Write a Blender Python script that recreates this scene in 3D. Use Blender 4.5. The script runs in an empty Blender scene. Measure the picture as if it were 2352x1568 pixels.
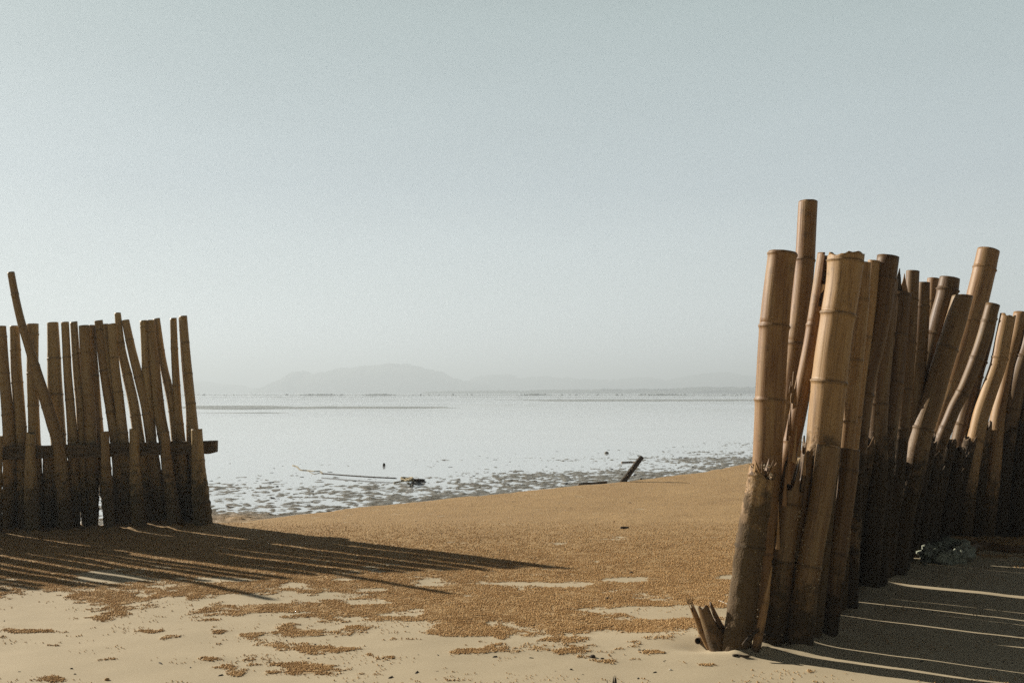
import bpy, math, random
import numpy as np
from mathutils import Vector, Matrix

random.seed(7)
RNG = np.random.default_rng(11)
scene = bpy.context.scene
COL = scene.collection

# ------------------------------------------------------------------ camera numbers
CAM_H = 1.10
F = 2287.0                    # focal length in units of a 2352 px wide picture
PITCH = math.atan(116.0 / F)
CP, SP = math.cos(PITCH), math.sin(PITCH)
SUN_EL = math.radians(25.0)
SUN_AZ = math.radians(56.5)   # degrees to the left of the view direction

def ray(px, py):
    u = (px - 1176.0) / F
    v = (784.0 - py) / F
    return Vector((u, CP - v * SP, SP + v * CP))

def G(px, py, z=0.0):
    d = ray(px, py)
    t = (z - CAM_H) / d.z
    return Vector((d.x * t, d.y * t, z))

def At(px, py, Y):
    d = ray(px, py)
    t = Y / d.y
    return Vector((d.x * t, Y, CAM_H + d.z * t))

def to_px(x, y, z=0.0):
    """numpy: world -> picture coordinates"""
    zz = z - CAM_H
    fwd = y * CP + zz * SP
    up = -y * SP + zz * CP
    fwd = np.where(fwd < 0.05, 0.05, fwd)
    return 1176.0 + F * x / fwd, 784.0 - F * up / fwd

# ------------------------------------------------------------------ noise
def _hash(ix, iy, seed):
    h = (ix.astype(np.int64) * 374761393 + iy.astype(np.int64) * 668265263 + seed * 1442695041) & 0xFFFFFFFF
    h = ((h ^ (h >> 13)) * 1274126177) & 0xFFFFFFFF
    h = (h ^ (h >> 16)) & 0xFFFFFFFF
    return h.astype(np.float64) / 4294967295.0

def vnoise(x, y, seed=0):
    x = np.asarray(x, float); y = np.asarray(y, float)
    ix = np.floor(x); iy = np.floor(y)
    fx = x - ix; fy = y - iy
    fx = fx * fx * (3 - 2 * fx); fy = fy * fy * (3 - 2 * fy)
    a = _hash(ix, iy, seed); b = _hash(ix + 1, iy, seed)
    c = _hash(ix, iy + 1, seed); d = _hash(ix + 1, iy + 1, seed)
    return (a + (b - a) * fx) * (1 - fy) + (c + (d - c) * fx) * fy

def fbm(x, y, seed=0, octs=4, rot=0.6):
    s = 0; a = 0.5; tot = 0
    c, sn = math.cos(rot), math.sin(rot)
    for o in range(octs):
        s = s + a * (vnoise(x, y, seed + o * 17) * 2 - 1)
        tot += a
        x, y = (x * c - y * sn) * 2.03 + 5.3, (x * sn + y * c) * 2.03 + 1.7
        a *= 0.5
    return s / tot

def sstep(a, b, x):
    t = np.clip((x - a) / (b - a), 0, 1)
    return t * t * (3 - 2 * t)

# ------------------------------------------------------------------ materials
def new_mat(name):
    m = bpy.data.materials.new(name); m.use_nodes = True
    nt = m.node_tree
    b = nt.nodes.get('Principled BSDF')
    return m, nt, b

def N(nt, t, **kw):
    n = nt.nodes.new(t)
    for k, v in kw.items():
        setattr(n, k, v)
    return n

def link(nt, a, b): nt.links.new(a, b)

def ramp(nt, stops):
    r = N(nt, 'ShaderNodeValToRGB')
    el = r.color_ramp.elements
    el[0].position = stops[0][0]; el[0].color = (*stops[0][1], 1)
    el[1].position = stops[-1][0]; el[1].color = (*stops[-1][1], 1)
    for p, c in stops[1:-1]:
        e = el.new(p); e.color = (*c, 1)
    return r

def mixc(nt, fac, a, b, mode='MIX'):
    m = N(nt, 'ShaderNodeMix', data_type='RGBA', blend_type=mode)
    for s, v in ((0, fac), (6, a), (7, b)):
        if hasattr(v, 'is_linked') or hasattr(v, 'links'):
            link(nt, v, m.inputs[s])
        elif isinstance(v, (int, float)):
            m.inputs[s].default_value = v
        else:
            m.inputs[s].default_value = (*v, 1)
    return m.outputs[2]

def math_(nt, op, a, b=None, clamp=False):
    m = N(nt, 'ShaderNodeMath', operation=op, use_clamp=clamp)
    for i, v in enumerate((a, b)):
        if v is None: continue
        if isinstance(v, (int, float)): m.inputs[i].default_value = v
        else: link(nt, v, m.inputs[i])
    return m.outputs[0]

def noise_(nt, vec, scale, detail=4, rough=0.6):
    n = N(nt, 'ShaderNodeTexNoise')
    n.inputs['Scale'].default_value = scale
    n.inputs['Detail'].default_value = detail
    n.inputs['Roughness'].default_value = rough
    link(nt, vec, n.inputs['Vector'])
    return n.outputs['Fac']

def bamboo_mat(name, pale, deep, grime, crust_amt=1.0):
    """culm skin: fibre streaks along the culm, darker stains, a tide line of dried mud and algae at the foot"""
    m, nt, b = new_mat(name)
    at = N(nt, 'ShaderNodeAttribute', attribute_name='pco')
    oi = N(nt, 'ShaderNodeObjectInfo')
    off = N(nt, 'ShaderNodeCombineXYZ')
    link(nt, math_(nt, 'MULTIPLY', oi.outputs['Random'], 37.0), off.inputs[2])
    vadd = N(nt, 'ShaderNodeVectorMath', operation='ADD')
    link(nt, at.outputs['Vector'], vadd.inputs[0]); link(nt, off.outputs[0], vadd.inputs[1])
    mp = N(nt, 'ShaderNodeMapping'); mp.inputs['Scale'].default_value = (1, 1, 0.022)
    link(nt, vadd.outputs[0], mp.inputs[0])
    streak = noise_(nt, mp.outputs[0], 190, 5, 0.65)
    mp2 = N(nt, 'ShaderNodeMapping'); mp2.inputs['Scale'].default_value = (1, 1, 0.10)
    link(nt, vadd.outputs[0], mp2.inputs[0])
    broad = noise_(nt, mp2.outputs[0], 30, 4, 0.6)
    blot = noise_(nt, vadd.outputs[0], 16, 6, 0.7)
    spk = noise_(nt, vadd.outputs[0], 130, 3, 0.5)
    f = math_(nt, 'ADD', math_(nt, 'MULTIPLY', streak, 0.6), math_(nt, 'MULTIPLY', broad, 0.7))
    f = math_(nt, 'ADD', f, math_(nt, 'MULTIPLY', math_(nt, 'SUBTRACT', oi.outputs['Random'], 0.5), 0.24))
    r = ramp(nt, [(0.42, deep), (0.66, tuple((p + d) / 2 for p, d in zip(pale, deep))), (0.86, pale)])
    link(nt, f, r.inputs[0])
    col = r.outputs[0]
    # fine dark cracks between fibres
    cr = ramp(nt, [(0.30, (0.35, 0.3, 0.25)), (0.42, (1, 1, 1))])
    link(nt, streak, cr.inputs[0])
    col = mixc(nt, 0.75, col, cr.outputs[0], 'MULTIPLY')
    bl = ramp(nt, [(0.30, (1, 1, 1)), (0.42, (0, 0, 0))])
    link(nt, blot, bl.inputs[0])
    col = mixc(nt, math_(nt, 'MULTIPLY', bl.outputs[0], 0.6), col, tuple(x * 0.35 for x in deep))
    # grey-green weathering of the skin in long patches
    gr = ramp(nt, [(0.52, (0, 0, 0)), (0.72, (1, 1, 1))])
    link(nt, broad, gr.inputs[0])
    col = mixc(nt, math_(nt, 'MULTIPLY', gr.outputs[0], 0.28), col, (0.24, 0.21, 0.13))
    # node scars and mud from the attributes
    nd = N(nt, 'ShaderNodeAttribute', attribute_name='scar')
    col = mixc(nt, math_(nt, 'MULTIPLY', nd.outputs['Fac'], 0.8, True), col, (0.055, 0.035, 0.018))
    dt = N(nt, 'ShaderNodeAttribute', attribute_name='mud')
    df = math_(nt, 'ADD', dt.outputs['Fac'], math_(nt, 'MULTIPLY', math_(nt, 'SUBTRACT', blot, 0.5), 2.4))
    df = math_(nt, 'SUBTRACT', df, 0.28)
    df = math_(nt, 'MULTIPLY', df, 2.0 * crust_amt, True)
    df = math_(nt, 'MULTIPLY', df, math_(nt, 'MULTIPLY', dt.outputs['Fac'], 2.5, True))
    g2 = ramp(nt, [(0.35, tuple(x * 0.5 for x in grime)), (0.6, grime), (0.72, tuple(min(1, x * 2.2) for x in grime))])
    link(nt, spk, g2.inputs[0])
    col = mixc(nt, math_(nt, 'MULTIPLY', df, 0.78), col, g2.outputs[0])
    link(nt, col, b.inputs['Base Color'])
    ro = math_(nt, 'ADD', 0.42, math_(nt, 'MULTIPLY', df, 0.4))
    ro = math_(nt, 'ADD', ro, math_(nt, 'MULTIPLY', broad, 0.2))
    link(nt, ro, b.inputs['Roughness'])
    b.inputs['Specular IOR Level'].default_value = 0.35
    bp = N(nt, 'ShaderNodeBump'); bp.inputs['Strength'].default_value = 0.55; bp.inputs['Distance'].default_value = 0.004
    hh = math_(nt, 'ADD', math_(nt, 'MULTIPLY', streak, 0.6), math_(nt, 'MULTIPLY', math_(nt, 'MULTIPLY', spk, df), 2.2))
    link(nt, hh, bp.inputs['Height']); link(nt, bp.outputs[0], b.inputs['Normal'])
    return m

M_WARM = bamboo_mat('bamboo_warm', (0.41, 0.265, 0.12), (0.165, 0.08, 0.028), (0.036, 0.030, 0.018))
M_DULL = bamboo_mat('bamboo_dull', (0.21, 0.132, 0.058), (0.085, 0.044, 0.016), (0.022, 0.019, 0.011))  # darker copy of the warm skin: dirt, plus palisade shade put into the colour
M_HONEY = bamboo_mat('bamboo_honey', (0.38, 0.24, 0.105), (0.135, 0.07, 0.024), (0.036, 0.030, 0.018))
M_LEFT = bamboo_mat('bamboo_weathered', (0.46, 0.34, 0.16), (0.24, 0.15, 0.058), (0.055, 0.05, 0.03))

def simple_noise_mat(name, c1, c2, scale=20, rough=0.8, bump=0.4, dist=0.01, stretch=None, spec=0.3):
    m, nt, b = new_mat(name)
    tc = N(nt, 'ShaderNodeTexCoord')
    v = tc.outputs['Object']
    if stretch:
        mp = N(nt, 'ShaderNodeMapping'); mp.inputs['Scale'].default_value = stretch
        link(nt, v, mp.inputs[0]); v = mp.outputs[0]
    n = noise_(nt, v, scale, 6, 0.65)
    r = ramp(nt, [(0.35, c1), (0.65, c2)]); link(nt, n, r.inputs[0])
    link(nt, r.outputs[0], b.inputs['Base Color'])
    b.inputs['Roughness'].default_value = rough
    b.inputs['Specular IOR Level'].default_value = spec
    bp = N(nt, 'ShaderNodeBump'); bp.inputs['Strength'].default_value = bump; bp.inputs['Distance'].default_value = dist
    link(nt, n, bp.inputs['Height']); link(nt, bp.outputs[0], b.inputs['Normal'])
    return m

M_BEAM = simple_noise_mat('beam_timber', (0.06, 0.045, 0.025), (0.17, 0.125, 0.07), 40, 0.85, 0.6, 0.006, (0.12, 1, 1))
M_DARKWOOD = simple_noise_mat('rotten_wood', (0.018, 0.013, 0.008), (0.07, 0.05, 0.03), 60, 0.8, 0.6, 0.004, (1, 1, 0.2))
M_BARN = simple_noise_mat('barnacle', (0.16, 0.13, 0.08), (0.50, 0.43, 0.31), 90, 0.7, 0.3, 0.003)
M_RAG = simple_noise_mat('wet_net_cloth', (0.16, 0.18, 0.135), (0.42, 0.45, 0.36), 30, 0.75, 0.5, 0.01)
M_ROPE = simple_noise_mat('rope', (0.16, 0.13, 0.07), (0.36, 0.31, 0.19), 80, 0.85, 0.4, 0.003)
M_STONE = simple_noise_mat('stone', (0.10, 0.095, 0.08), (0.28, 0.26, 0.20), 35, 0.75, 0.4, 0.004)
M_SHELL = simple_noise_mat('shell', (0.45, 0.42, 0.34), (0.68, 0.64, 0.55), 60, 0.5, 0.2, 0.002)
M_HILL = simple_noise_mat('hill_forest', (0.03, 0.045, 0.025), (0.07, 0.085, 0.05), 0.05, 0.95, 0.3, 3.0)
M_VEG = simple_noise_mat('shore_green', (0.04, 0.05, 0.025), (0.09, 0.10, 0.05), 0.8, 0.9, 0.2, 0.1)

def pellet_mat():
    m, nt, b = new_mat('sand_pellets')
    g = N(nt, 'ShaderNodeNewGeometry')
    n1 = noise_(nt, g.outputs['Position'], 60, 3, 0.6)
    n2 = noise_(nt, g.outputs['Position'], 4, 3, 0.6)
    f = math_(nt, 'ADD', math_(nt, 'MULTIPLY', n1, 0.7), math_(nt, 'MULTIPLY', n2, 0.4))
    r = ramp(nt, [(0.34, (0.31, 0.18, 0.07)), (0.55, (0.49, 0.315, 0.14)), (0.75, (0.62, 0.44, 0.23))])
    link(nt, f, r.inputs[0]); link(nt, r.outputs[0], b.inputs['Base Color'])
    b.inputs['Roughness'].default_value = 0.9; b.inputs['Specular IOR Level'].default_value = 0.15
    return m
M_PELLET = pellet_mat()

def sand_mat():
    m, nt, b = new_mat('beach_sand')
    g = N(nt, 'ShaderNodeNewGeometry'); P = g.outputs['Position']
    pel = N(nt, 'ShaderNodeAttribute', attribute_name='pel').outputs['Fac']
    mud = N(nt, 'ShaderNodeAttribute', attribute_name='mudz').outputs['Fac']
    fine = noise_(nt, P, 420, 2, 0.5)
    mid = noise_(nt, P, 60, 4, 0.6)
    big = noise_(nt, P, 1.3, 4, 0.6)
    # pale compacted sand
    rp = ramp(nt, [(0.3, (0.36, 0.305, 0.20)), (0.7, (0.53, 0.455, 0.315))])
    link(nt, math_(nt, 'ADD', math_(nt, 'ADD', math_(nt, 'MULTIPLY', fine, 0.45), math_(nt, 'MULTIPLY', mid, 0.15)), math_(nt, 'MULTIPLY', big, 0.40)), rp.inputs[0])
    # brown, loose, pellet-covered sand
    rb = ramp(nt, [(0.32, (0.22, 0.13, 0.055)), (0.5, (0.39, 0.26, 0.118)), (0.7, (0.48, 0.335, 0.165))])
    link(nt, math_(nt, 'ADD', math_(nt, 'MULTIPLY', mid, 0.75), math_(nt, 'MULTIPLY', big, 0.25)), rb.inputs[0])
    # scattered dark specks lying on the brown sand
    sp = N(nt, 'ShaderNodeTexVoronoi'); sp.inputs['Scale'].default_value = 5.5; link(nt, P, sp.inputs['Vector'])
    spm = ramp(nt, [(0.05, (1, 1, 1)), (0.085, (0, 0, 0))]); link(nt, sp.outputs['Distance'], spm.inputs[0])
    cb = mixc(nt, math_(nt, 'MULTIPLY', spm.outputs[0], 0.7), rb.outputs[0], (0.07, 0.05, 0.03))
    col = mixc(nt, math_(nt, 'MULTIPLY', pel, pel), rp.outputs[0], cb)
    # wet mud
    rm = ramp(nt, [(0.35, (0.11, 0.105, 0.085)), (0.65, (0.26, 0.245, 0.20))])
    link(nt, mid, rm.inputs[0])
    col = mixc(nt, mud, col, rm.outputs[0])
    link(nt, col, b.inputs['Base Color'])
    ro = math_(nt, 'SUBTRACT', 0.92, math_(nt, 'MULTIPLY', mud, 0.55))
    link(nt, ro, b.inputs['Roughness'])
    b.inputs['Specular IOR Level'].default_value = 0.25
    bp = N(nt, 'ShaderNodeBump'); bp.inputs['Distance'].default_value = 0.012
    st = math_(nt, 'ADD', 0.10, math_(nt, 'MULTIPLY', pel, 0.75))
    link(nt, st, bp.inputs['Strength'])
    hm = math_(nt, 'ADD', math_(nt, 'MULTIPLY', mid, math_(nt, 'ADD', pel, 0.05)), math_(nt, 'MULTIPLY', fine, 0.16))
    link(nt, hm, bp.inputs['Height']); link(nt, bp.outputs[0], b.inputs['Normal'])
    return m
M_SAND = sand_mat()

def water_mat():
    m, nt, b = new_mat('silty_water')
    g = N(nt, 'ShaderNodeNewGeometry'); P = g.outputs['Position']
    b.inputs['Base Color'].default_value = (0.52, 0.57, 0.61, 1)
    b.inputs['IOR'].default_value = 1.333
    mp = N(nt, 'ShaderNodeMapping'); mp.inputs['Scale'].default_value = (0.012, 0.035, 1)
    link(nt, P, mp.inputs[0])
    zone = noise_(nt, mp.outputs[0], 1.0, 4, 0.6)
    zr = ramp(nt, [(0.47, (0, 0, 0)), (0.62, (1, 1, 1))]); link(nt, zone, zr.inputs[0])
    link(nt, math_(nt, 'ADD', 0.05, math_(nt, 'MULTIPLY', zr.outputs[0], 0.16)), b.inputs['Roughness'])
    mp2 = N(nt, 'ShaderNodeMapping'); mp2.inputs['Scale'].default_value = (0.7, 1.6, 1)
    link(nt, P, mp2.inputs[0])
    rip = noise_(nt, mp2.outputs[0], 3.0, 3, 0.55)
    bp = N(nt, 'ShaderNodeBump'); bp.inputs['Distance'].default_value = 0.01
    link(nt, math_(nt, 'ADD', 0.03, math_(nt, 'MULTIPLY', zr.outputs[0], 0.22)), bp.inputs['Strength'])
    link(nt, rip, bp.inputs['Height']); link(nt, bp.outputs[0], b.inputs['Normal'])
    return m
M_WATER = water_mat()

def bank_mat():
    m, nt, b = new_mat('far_mud')
    g = N(nt, 'ShaderNodeNewGeometry')
    n = noise_(nt, g.outputs['Position'], 0.5, 5, 0.6)
    r = ramp(nt, [(0.35, (0.12, 0.12, 0.085)), (0.65, (0.22, 0.21, 0.16))]); link(nt, n, r.inputs[0])
    link(nt, r.outputs[0], b.inputs['Base Color'])
    b.inputs['Roughness'].default_value = 0.3
    return m
M_BANK = bank_mat()

# ------------------------------------------------------------------ objects
def tag(o, label=None, cat=None, group=None, kind=None):
    if label: o['label'] = label
    if cat: o['category'] = cat
    if group: o['group'] = group
    if kind: o['kind'] = kind
    return o

def mesh_obj(name, verts, faces, mat, parent=None, smooth=True, attrs=None):
    me = bpy.data.meshes.new(name)
    if isinstance(verts, np.ndarray):
        nv = len(verts); me.vertices.add(nv)
        me.vertices.foreach_set('co', verts.astype(np.float32).ravel())
        fa = np.asarray(faces, dtype=np.int32); k = fa.shape[1]; nf = len(fa)
        me.loops.add(nf * k); me.loops.foreach_set('vertex_index', fa.ravel())
        me.polygons.add(nf)
        me.polygons.foreach_set('loop_start', np.arange(0, nf * k, k, dtype=np.int32))
        try: me.polygons.foreach_set('loop_total', np.full(nf, k, dtype=np.int32))
        except Exception: pass
        me.update(calc_edges=True)
    else:
        me.from_pydata([tuple(v) for v in verts], [], faces)
    me.validate()
    me.polygons.foreach_set('use_smooth', [smooth] * len(me.polygons))
    if attrs:
        for k, v in attrs.items():
            v = np.asarray(v, dtype=np.float32)
            if v.ndim == 2:
                a = me.attributes.new(k, 'FLOAT_VECTOR', 'POINT'); a.data.foreach_set('vector', v.ravel())
            else:
                a = me.attributes.new(k, 'FLOAT', 'POINT'); a.data.foreach_set('value', v)
    me.materials.append(mat)
    o = bpy.data.objects.new(name, me); COL.objects.link(o)
    if parent: o.parent = parent
    return o

def empty(name, loc):
    o = bpy.data.objects.new(name, None); o.location = loc
    o.empty_display_size = 0.1; COL.objects.link(o); return o

# ------------------------------------------------------------------ the ground
WATER_Z = -0.05
_shore_px = [(487, 1203), (560, 1196), (700, 1177), (850, 1160), (1000, 1146), (1150, 1131), (1300, 1116), (1440, 1104), (1600, 1085), (1735, 1060)]
_sh = [G(*p) for p in _shore_px]
SX = np.array([-2500, -60, -12, -7, -4.1, -3.2] + [p.x for p in _sh] + [8, 15, 40, 2500], float)
SY = np.array([-900, -12, 5.6, 7.3, 8.15, 8.35] + [p.y for p in _sh] + [20.5, 28, 48, 900], float)

def shore_t(x, y):
    return (y - np.interp(x, SX, SY)) * 0.72

BLOBS = [(1180,1410,200,45,.75),(760,1487,85,16,.85),(715,1530,70,14,1.0),(880,1512,60,9,1.0),(1080,1497,48,7,1.0),(1470,1447,46,9,.9),
 (1360,1436,130,12,.7),(90,1552,85,13,1.1),(480,1512,38,8,1.0),(505,1531,38,8,1.0),(1205,1530,33,7,.9),(1630,1527,28,5,.9),(340,1430,26,5,.9),
 (345,1447,34,5,.9),(240,1370,100,9,.9),(20,1442,40,11,.9),(75,1446,40,5,.8),(10,1525,22,10,.9),(1300,1498,22,5,.8),(1855,1541,30,6,.8),
 (1510,1497,26,4,.8),(2110,1556,22,5,.8),(540,1548,22,8,.7),(1700,1525,30,4,.6),(1790,1503,24,4,.7),(660,1435,34,9,.8),(690,1452,40,8,.8),
 (500,1448,22,5,.8),(570,1455,22,4,.7),(940,1420,70,7,.8),(640,1392,60,8,.8),(820,1395,110,9,.8),(1050,1455,90,10,.8),(1200,1560,60,5,.7),
 (1880,1430,50,4,.3),(1000,1380,90,12,.6),(120,1480,20,3,.7),(250,1512,40,3,.6),(1640,1385,60,14,.7),(1560,1430,60,6,.6)]

def pellet_mask(x, y):
    px, py = to_px(x, y)
    b = np.interp(py, [900, 1270, 1320, 1370, 1420, 1470, 1530, 1600, 1900], [1.3, 1.1, .50, .12, -.12, -.42, -.68, -.85, -1.0])
    b = b + 0.5 * np.exp(-((px - 1450) / 380.) ** 2 - ((py - 1335) / 55.) ** 2)
    b = b - 0.35 * sstep(700, 200, px) * sstep(1330, 1400, py)
    b = b - 0.25 * sstep(1600, 1800, px) * sstep(1360, 1420, py)
    b = b - 1.5 * sstep(1950, 2100, px) * sstep(1230, 1290, py)
    # smooth pale lenses inside the brown
    for cx, cy, rx, ry, k in ((1420, 1330, 60, 8, 1.6), (1720, 1325, 90, 9, 1.8), (1330, 1300 + 42, 60, 5, 1.3), (1170, 1338, 130, 5, 1.0), (1540, 1400, 70, 9, 1.2),
                              (230, 1322, 50, 12, 1.3), (520, 1332, 60, 6, 1.0), (1290, 1246, 40, 5, 1.5), (1430, 1235, 60, 5, .9), (1960, 1400, 80, 60, 1.0)):
        b = b - k * np.exp(-((px - cx) / rx) ** 2 - ((py - cy) / ry) ** 2)
    for cx, cy, rx, ry, k in BLOBS:
        b = b + k * 1.15 * np.exp(-(((px - cx) / rx) ** 2) ** 1.3 - (((py - cy) / ry) ** 2) ** 1.3)
    n = fbm(x / 0.25, y / 0.16, 3, 4, 0.1) * 1.35 + fbm(x / 0.05, y / 0.05, 9, 3) * 0.5
    return sstep(-0.20, 0.34, b + n)

def height(x, y):
    t = shore_t(x, y)
    z = 0.010 * fbm(x / 1.1, y / 0.9, 21, 3) + 0.003 * fbm(x / 0.25, y / 0.2, 31, 2)
    # low drift of sand along the foot of the left fence, scour at the right stumps
    c = G(395, 1203)
    z = z + 0.030 * np.exp(-((x - c.x) / 0.35) ** 2 - ((y - c.y) / 0.25) ** 2)
    c = G(1612, 1487)
    z = z - 0.018 * np.exp(-((x - c.x) / 0.10) ** 2 - ((y - c.y) / 0.07) ** 2)
    c = G(1560, 1462)
    z = z + 0.010 * np.exp(-((x - c.x) / 0.22) ** 2 - ((y - c.y) / 0.08) ** 2)
    z = z * sstep(1.5, 0.2, t)
    # the beach dips under the tide
    rag = 0.10 * fbm(x / 0.6, y / 0.6, 41, 3)
    tt = t + rag
    dip = -0.047 * sstep(-0.10, 0.28, tt)
    far = np.clip(tt - 0.3, 0, None)
    slope = np.interp(x, [-6, -2, 1, 4, 9], [0.0040, 0.0046, 0.0052, 0.0046, 0.004])
    deep = -slope * far
    m = sstep(0.02, 0.3, tt)
    # mud: lumps and runnels breaking the surface
    lumps = fbm(x / 0.12, y / 0.15, 51, 3) * 0.012 + fbm(x / 0.05, y / 0.055, 57, 2) * 0.018 + fbm(x / 1.6, y / 1.0, 61, 3) * 0.011
    z = z + dip + deep + m * lumps
    # the tumbled wet sand bar by the end of the left fence
    c = G(560, 1180)
    z = z + 0.022 * np.exp(-((x - c.x) / 0.55) ** 2 - ((y - c.y) / 0.45) ** 2) * m
    return np.maximum(z, -0.6)

def hz(x, y):
    return float(height(np.array([x], float), np.array([y], float))[0])

def build_ground():
    xs = np.concatenate([-np.geomspace(2500, 9.2, 26), np.arange(-9.0, 9.001, 0.024), np.geomspace(9.2, 2500, 26)])
    ys = np.concatenate([-np.geomspace(800, 1.5, 16), np.linspace(-1, 1.6, 8), 1.8 * np.exp(np.arange(0, 960) * 0.003), np.geomspace(33, 2600, 24)])
    X, Y = np.meshgrid(xs, ys)
    x, y = X.ravel(), Y.ravel()
    z = height(x, y)
    # sand banked and scoured round every foot of the palisade and the fence
    near = np.where((np.abs(x) < 6.5) & (y > 3.4) & (y < 9.2))[0]
    xn, yn = x[near], y[near]; dz = np.zeros(len(near))
    for i_, (fx, fy_) in enumerate(FEET):
        d2 = ((xn - fx) / .10) ** 2 + ((yn - fy_) / .09) ** 2
        wob = 1 + .6 * np.sin(np.arctan2(yn - fy_, xn - fx) * 2 + i_ * 1.7)
        dz = np.maximum(dz, .020 * wob * np.exp(-d2 * .8))
    z[near] += dz * (1 + .4 * fbm(xn / .05, yn / .05, 95, 3))
    pm = pellet_mask(x, y)
    t = shore_t(x, y) + 0.10 * fbm(x / 0.6, y / 0.6, 41, 3)
    mud = sstep(-0.02, 0.10, t)
    px, py = to_px(x, y)
    mud = mud * (1 - 0.75 * np.exp(-((px - 545) / 75.) ** 2 - ((py - 1186) / 16.) ** 2))
    z = z + pm * (1 - mud) * 0.003 * (fbm(x / 0.05, y / 0.05, 77, 3) + 0.6)
    v = np.stack([x, y, z], 1)
    nx, ny = len(xs), len(ys)
    i = np.arange(nx - 1)[None, :] + np.arange(ny - 1)[:, None] * nx
    i = i.ravel()
    f = np.stack([i, i + 1, i + nx + 1, i + nx], 1)
    o = mesh_obj('ground', v, f, M_SAND, attrs={'pel': pm, 'mudz': mud})
    tag(o, 'brown and pale beach sand running down to grey tidal mud', 'beach', kind='structure')

s = 2600.0
o = mesh_obj('water', [(-s, -900, WATER_Z), (s, -900, WATER_Z), (s, s, WATER_Z), (-s, s, WATER_Z)], [(0, 1, 2, 3)], M_WATER)
tag(o, 'still pale sea water over the tidal flat reflecting the sky', 'sea', kind='structure')

# pellets rolled by sand crabs
def build_pellets():
    n = 1150000
    # more of them close by
    u = RNG.random(n)
    y = 2.9 * np.exp(u * math.log(8.6 / 2.9))
    x = (RNG.random(n) - 0.5) * 1.16 * y
    x = np.concatenate([x]); y = np.concatenate([y])
    t = shore_t(x, y)
    pm = pellet_mask(x, y)
    edge = fbm(x / 0.03, y / 0.03, 5, 2)
    keep = (RNG.random(n) < (0.02 * (fbm(x / .22, y / .16, 37, 3) > .28) + pm ** 1.6 * 0.9) * np.clip((8.6 - y) / 2.6, 0, 1)) & (edge > -0.45) & (t < -0.03)
    x, y = x[keep], y[keep]
    k = len(x)
    r = RNG.uniform(0.0017, 0.0042, k) * np.interp(y, [3, 5, 8.6], [0.95, 1.0, 1.15])
    z = height(x, y) + r * 0.55 + 0.001
    base = np.array([(1, 0, 0), (-1, 0, 0), (0, 1, 0), (0, -1, 0), (0, 0, 1), (0, 0, -1)], float)
    ang = RNG.uniform(0, 6.283, k); c, s_ = np.cos(ang), np.sin(ang)
    sc = RNG.uniform(0.8, 1.35, (k, 3)); sc[:, 2] *= 0.7
    V = base[None] * sc[:, None, :] * r[:, None, None]
    vx = V[..., 0] * c[:, None] - V[..., 1] * s_[:, None] + x[:, None]
    vy = V[..., 0] * s_[:, None] + V[..., 1] * c[:, None] + y[:, None]
    vz = V[..., 2] + z[:, None]
    v = np.stack([vx, vy, vz], -1).reshape(-1, 3)
    fb = np.array([(0, 2, 4), (2, 1, 4), (1, 3, 4), (3, 0, 4), (2, 0, 5), (1, 2, 5), (3, 1, 5), (0, 3, 5)])
    f = (fb[None] + (np.arange(k) * 6)[:, None, None]).reshape(-1, 3)
    o = mesh_obj('sand_pellets', v, f, M_PELLET)
    tag(o, 'patches of tiny orange brown sand pellets strewn over the pale sand', 'sand pellets', kind='stuff')
    print('pellets', k)

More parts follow.
